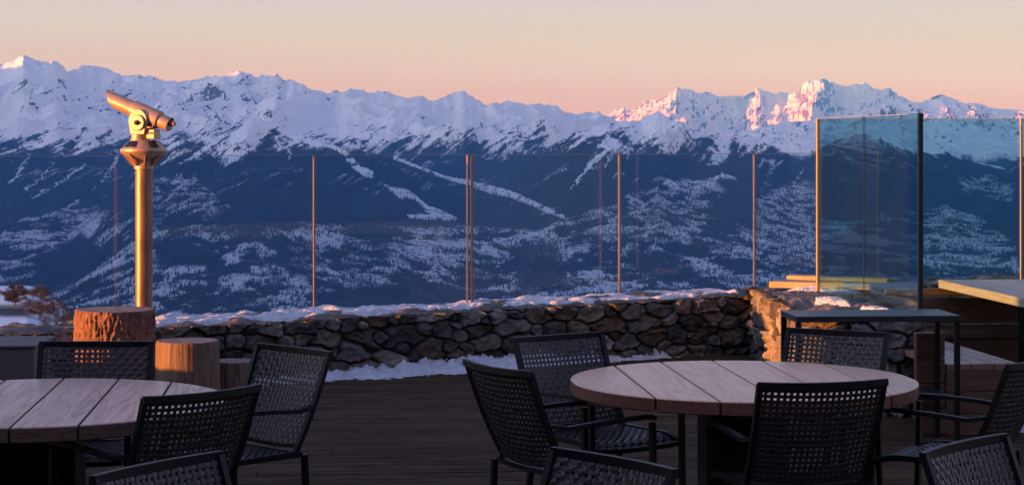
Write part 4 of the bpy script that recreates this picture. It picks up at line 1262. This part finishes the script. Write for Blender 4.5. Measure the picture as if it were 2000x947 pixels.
# ---- tree stumps used as steps and seats
def stump(label, x, y, r, h, seed, bark, flare=.08, lean=.0):
    t = thing('tree_stump', label, 'stump', (x, y, 0), seed * .7, 'cut log steps below the telescope')
    n, k = 300, 84
    a = np.linspace(0, 2 * PI, n, endpoint=False); v = np.linspace(0, 1, k)
    A, V = np.meshgrid(a, v)
    ca, sa = np.cos(A), np.sin(A)
    rr = r * (1 + .035 * fbm(ca * 1.3 + 5, sa * 1.3, 3, seed)[...] + flare * (1 - V) ** 1.5)
    if bark:
        rd = ridged(A * r * 26 + .6 * fbm(A * 3, V * h * 8, 3, seed + 1), V * h * 7.5, 4, seed + 2, .55)
        # seam-free: blend the first and last tenth of a turn
        rd2 = ridged((A - 2 * PI) * r * 26 + .6 * fbm((A - 2 * PI) * 3, V * h * 8, 3, seed + 1), V * h * 7.5, 4, seed + 2, .55)
        w = sstep(2 * PI * .93, 2 * PI, A); rd = rd * (1 - w) + rd2 * w
        rr = rr + .030 * (rd - .5) + .007 * fbm(A * r * 60, V * h * 60, 3, seed + 3)
    else:
        rr = rr + .004 * fbm(ca * 12, sa * 12 + V * .6, 4, seed + 2) - .02 * np.exp(-((A - 4.55) / .035) ** 2) * sstep(0, .3, V)
    rr = rr * (1 - .02 * sstep(.93, 1, V))
    P = np.stack([rr * ca, rr * sa, V * h], -1)
    grid_mesh('bark' if bark else 'trunk', P, M_BARKRED if bark else M_STRIPPED, parent=t, close_u=True)
    rings = np.array([1.0, .985, .93, .8, .6, .4, .2, .05, .0])
    T = np.stack([rr[-1][None] * rings[:, None] * ca[0][None], rr[-1][None] * rings[:, None] * sa[0][None],
                  h + (.004 * fbm(ca[0][None] * rings[:, None] * 4, sa[0][None] * rings[:, None] * 4, 3, seed + 9)) - .006 * (rings[:, None] > .99)], -1)
    grid_mesh('cut_face', T, M_CUT, parent=t, close_u=True)

def ring_mat():
    m, nt, b, out = new_mat('end_grain')
    tc = N(nt, 'ShaderNodeTexCoord')
    mp = N(nt, 'ShaderNodeMapping'); mp.inputs['Scale'].default_value = (1, 1, 0); nt.links.new(tc.outputs['Object'], mp.inputs['Vector'])
    wv = N(nt, 'ShaderNodeTexWave', wave_type='RINGS', rings_direction='Z', Scale=26.0, Distortion=3.0, Detail=3.0); nt.links.new(mp.outputs['Vector'], wv.inputs['Vector'])
    nz = N(nt, 'ShaderNodeTexNoise', Scale=9.0, Detail=6.0); nt.links.new(tc.outputs['Object'], nz.inputs['Vector'])
    mx = N(nt, 'ShaderNodeMix', data_type='RGBA'); mx.blend_type = 'MULTIPLY'; mx.inputs[0].default_value = 1
    nt.links.new(ramp(nt, wv.outputs['Fac'], [(0, (.24, .17, .13)), (1, (.36, .265, .20))]), mx.inputs[6])
    nt.links.new(ramp(nt, nz.outputs['Fac'], [(.3, (.6, .57, .55)), (.7, (1, 1, 1))]), mx.inputs[7])
    nt.links.new(mx.outputs[2], b.inputs['Base Color']); b.inputs['Roughness'].default_value = .75
    return m
M_CUT = ring_mat()
M_BARKRED = simple_mat('spruce_bark', (.27, .13, .08), (.11, .055, .038), rough=.9, scale=(18, 18, 9), bump=.6, bscale=90)
M_STRIPPED = wood_mat('stripped_log', (.26, .165, .11), (.12, .075, .05), (.45, .38, .34), rough=.75, along='Z', bump=.4)
stump('big stump with rough reddish bark, tallest of the three, below the telescope', -2.90, 14.55, .285, .622, 3, True, .075)
stump('mid height stripped grey log with a dark split, right of the barked stump', -2.33, 14.30, .225, .42, 5, False, .05)
stump('lowest bare log, shortest of the three, beside the split log', -2.06, 14.62, .165, .24, 9, False, .04)

# ---- box at the left edge
def left_box():
    t = thing('plant_box', 'plain grey brown wooden box at the left picture edge behind the woven chair', 'box', (-3.16, 10.75, 0), math.atan(.03))
    m = MB(); m.box((0, 0, .385), (1.26, .5, .75), bev=.008); m.build('box_body', M_GREYBOX, t)
    m = MB(); m.box((0, 0, .768), (1.28, .52, .014), bev=.003); m.build('lid', M_GREYBOX, t)
left_box()

# ---- planks lying on the pier
def plank(label, x, y, z, L, w, th, rz, seed):
    m = MB(); m.box((0, 0, th / 2), (L, w, th), bev=.004); o = m.build('timber_plank', M_PLANK)
    o.location = (x, y, z); o.rotation_euler = (0, 0, rz); rng = random.Random(seed)
    r = (rng.random() * 7, rng.random() * 9, rng.random() * 5); set_board(o, [r] * len(m.v))
    tag(o, label, 'plank', 'sawn planks lying on the stone pier')
plank('thick sawn plank lying lowest of the sunlit pile on the stone pier', 2.66, 17.15, .585, .86, .22, .052, -.30, 1)
plank('upper sawn plank laid slantwise across the sunlit pile on the pier', 2.86, 17.25, .640, .95, .17, .036, -.46, 2)

# ---- telescope
def telescope():
    t = thing('coin_telescope', 'bronze coloured viewing telescope on a tall round steel column above the stump', 'telescope', (-2.847, 15.4, 0), 0)
    # a column with its joint, then collar, finned cone, rim, solar skirt, yoke, barrel
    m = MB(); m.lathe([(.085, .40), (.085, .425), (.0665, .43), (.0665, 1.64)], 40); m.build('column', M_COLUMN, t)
    m = MB(); m.lathe([(.0700, 1.630), (.0765, 1.634), (.0765, 1.690), (.079, 1.700), (.175, 1.758), (.178, 1.766)], 48); m.build('cone', M_BRASS, t)
    for k in range(8):
        a = k * PI / 4 + .25
        f = MB(); c, s = math.cos(a), math.sin(a)
        p = [(.074, 1.655), (.074, 1.70), (.170, 1.760), (.176, 1.760), (.095, 1.66)]
        n = Vector((-s, c, 0)) * .004
        vs = [Vector((r * c, r * s, z)) + n for r, z in p] + [Vector((r * c, r * s, z)) - n for r, z in p]
        f.add(vs, [(0, 1, 2, 3, 4), (9, 8, 7, 6, 5)] + [(i, (i + 1) % 5 + 0, (i + 1) % 5 + 5, i + 5) for i in range(5)])
        f.build('fin', M_BRASS, t)
    m = MB(); m.lathe([(.170, 1.764), (.181, 1.768), (.183, 1.780), (.180, 1.789), (.168, 1.793), (.108, 1.852), (.102, 1.856), (.0, 1.857)], 56); m.build('skirt', M_BRASS, t)
    # solar cells on the sloping skirt
    for a0 in (-2.62, -2.05, -.85, .5, 1.5, 2.5):
        p = MB(); da = .24; vs = []
        for (r, z) in ((.160, 1.8035), (.116, 1.8465)):
            for q in range(7):
                a = a0 - da + 2 * da * q / 6
                for lift in (.0, .0035):
                    vs.append(Vector((math.cos(a) * (r + lift * .75), math.sin(a) * (r + lift * .75), z + lift)))
        fs = []
        for q in range(6):
            b = q * 2
            fs += [(b + 1, b + 3, 14 + b + 3, 14 + b + 1), (b, b + 1, 14 + b + 1, 14 + b) if q == 0 else (b, b + 2, b + 3, b + 1)]
        fs += [(12, 13, 27, 26), (14, 16, 17, 15)]
        p.add(vs, fs); p.build('solar_cell', M_SOLAR, t)
    # yoke block and its cap
    m = MB(); m.lathe([(.074, 1.855), (.074, 1.868), (.066, 1.872), (.066, 1.90)], 36, c=(-.03, 0, 0)); m.build('turntable', M_BRASS, t)
    head = Matrix.Rotation(math.radians(-20), 4, 'Z')      # the eyepiece end comes a little towards the camera
    def fork(side):
        f = MB(); pr = []
        for (x, z) in ((-.072, 1.90), (.048, 1.90), (.056, 1.945), (.070, 1.99)): pr.append((x, z))
        for k in range(1, 12):
            a = k * PI / 12; pr.append((-.008 + .080 * math.cos(a), 2.005 + .088 * math.sin(a)))
        pr += [(-.088, 1.99), (-.078, 1.945)]
        y0, y1 = (-.082, -.052) if side < 0 else (.052, .082)
        n = len(pr)
        vs = [head @ Vector((x, y0, z)) for x, z in pr] + [head @ Vector((x, y1, z)) for x, z in pr]
        fs = [tuple(range(n)), tuple(range(n, 2 * n))[::-1]] + [(i, i + n, (i + 1) % n + n, (i + 1) % n) for i in range(n)]
        f.add(vs, fs); f.build('fork', M_BRASS, t, bevel=.004)
    fork(-1); fork(1)
    m = MB(); m.box(head @ Vector((-.008, 0, 1.925)), (.13, .11, .055), head, bev=.008); m.box(head @ Vector((.088, -.01, 1.902)), (.075, .09, .075), head, bev=.006); m.build('housing', M_BRASS, t)
    m = MB(); m.box(head @ Vector((.088, -.058, 1.91)), (.045, .01, .014), head, bev=.002); m.build('coin_slot', M_DARKMETAL, t)
    # pivot disc with its knob
    Mx = head @ Matrix.Translation((-.004, -.083, 1.99)) @ Matrix.Rotation(PI / 2, 4, 'X')
    m = MB(); m.lathe([(.062, 0), (.062, .010), (.056, .016), (.0, .016)], 40, M=Mx); m.build('pivot_disc', M_BRASS, t)
    m = MB(); m.lathe([(.020, .014), (.020, .026), (.014, .030), (.012, .042), (.0, .043)], 20, M=Mx); m.build('pivot_knob', M_TRUNK, t)
    # barrel: axis falls towards the eyepiece
    B = Matrix.Translation((.022, 0, 2.052)) @ head @ Matrix.Rotation(math.radians(21.0), 4, 'Y') @ Matrix.Rotation(PI / 2, 4, 'Y')
    m = MB(); m.lathe([(.062, -.128), (.0685, -.124), (.0695, -.112), (.0705, .112), (.068, .124), (.058, .128)], 44, M=B); m.build('barrel', M_BRASS, t)
    # hood with slanted mouth
    h = MB(); n = 44; vs = []
    for (r, zf) in ((.058, lambda a: -.120), (.060, lambda a: -.30 - .050 * math.cos(a)), (.060, lambda a: -.335 - .062 * math.cos(a)), (.053, lambda a: -.335 - .062 * math.cos(a)), (.052, lambda a: -.16)):
        for k in range(n):
            a = 2 * PI * k / n
            vs.append(B @ Vector((r * math.cos(a), r * math.sin(a), zf(a + PI))))
    fs = [(i * n + k, i * n + (k + 1) % n, (i + 1) * n + (k + 1) % n, (i + 1) * n + k) for i in range(4) for k in range(n)]
    fs.append(tuple(range(4 * n, 5 * n)))
    h.add(vs, fs, True); h.build('lens_hood', M_BRASS, t)
    m = MB(); m.lathe([(.0555, .120), (.0555, .214), (.0535, .220), (.0, .220)], 40, M=B); m.build('eyepiece_tube', M_BRASS, t)
    E = B @ Matrix.Translation((-.022, -.012, .218))
    m = MB(); m.lathe([(.024, 0), (.026, .012), (.020, .02), (.017, .03), (.017, .044), (.012, .048), (.0, .048)], 24, M=E); eo = m.build('eyepiece', M_COLUMN, t)
    m = MB(); m.lathe([(.030, .004), (.030, .014), (.024, .016), (.024, .002)], 24, M=E); m.box(E @ Vector((-.03, 0, .012)), (.012, .012, .022), bev=.003); m.build('focus_ring', M_BLACK, eo)
    m = MB(); m.tube([head @ Vector((.060, -.045, 1.965)), head @ Vector((.085, -.045, 1.975)), head @ Vector((.110, -.045, 2.02))], .010, 10); m.box(head @ Vector((.095, -.03, 1.975)), (.05, .04, .05), head @ Matrix.Rotation(.5, 4, 'Y'), bev=.006); m.build('tilt_stop', M_DARKMETAL, t)
telescope()

# ---- bare larches on the snow shoulder below the terrace
def larch(label, u, r, ht, wd, seed, mat=None):
    rng = np.random.default_rng(seed)
    X = (u - 1000) / F * r
    z = float(slope_height(np.array([[float(u)]]), np.array([[float(r)]]))[0, 0]) + EYE
    t = thing('larch_tree', label, 'tree', (X, r, z), 0, 'larches on the snow shoulder')
    m = MB(); limbs = []
    m.tube([(0, 0, -.3), (.03 * ht * .1, 0, ht * .3), (0, .02, ht * .65), (.02, 0, ht * .98)], [.05 * ht ** .5, .042 * ht ** .5, .028 * ht ** .5, .008], 8)
    tips = []
    for k in range(44):
        f = rng.uniform(.16, .96); a = rng.uniform(0, 6.28); L = wd * .5 * (1 - abs(f - .42) * 1.15) * rng.uniform(.7, 1.15)
        p0 = Vector((0, 0, ht * f)); p1 = p0 + Vector((math.cos(a) * L * .6, math.sin(a) * L * .6, L * .18)); p2 = p0 + Vector((math.cos(a) * L, math.sin(a) * L, L * .25))
        m.tube([p0, p1, p2], [.016 * ht ** .5, .01 * ht ** .5, .004], 5); tips.append((p0, p1, p2))
    m.build('trunk', M_TRUNK, t)
    V = []; Q = []
    for (p0, p1, p2) in tips:
        for q in range(260):
            s = rng.random() ** .6
            p = p0.lerp(p2, .15 + .9 * s) + Vector(rng.normal(0, .10 * wd * .35, 3))
            d = Vector(rng.normal(0, 1, 3)); d.z -= .2; d.normalize(); e = d.orthogonal().normalized() * .03
            l = rng.uniform(.12, .32)
            b = len(V); V += [p - e, p + e, p + d * l]; Q.append((b, b + 1, b + 2))
    soup_mesh('crown', np.array([tuple(v) for v in V]), np.array(Q), [mat or M_TWIG], parent=t)
larch('reddish bare larch standing out alone against the snow shoulder beyond the glass', 78, 330, 5.2, 6.0, 1)
larch('reddish bare larch beside the first, just left of the barked stump', 112, 322, 6.2, 6.5, 2)
larch('dark bare larch at the very left of the snow shoulder, above the plank box', 30, 345, 3.4, 5.0, 7)
larch('bare larch lowest down the slope, half hidden by the barked stump', 146, 300, 6.0, 6.0, 3)
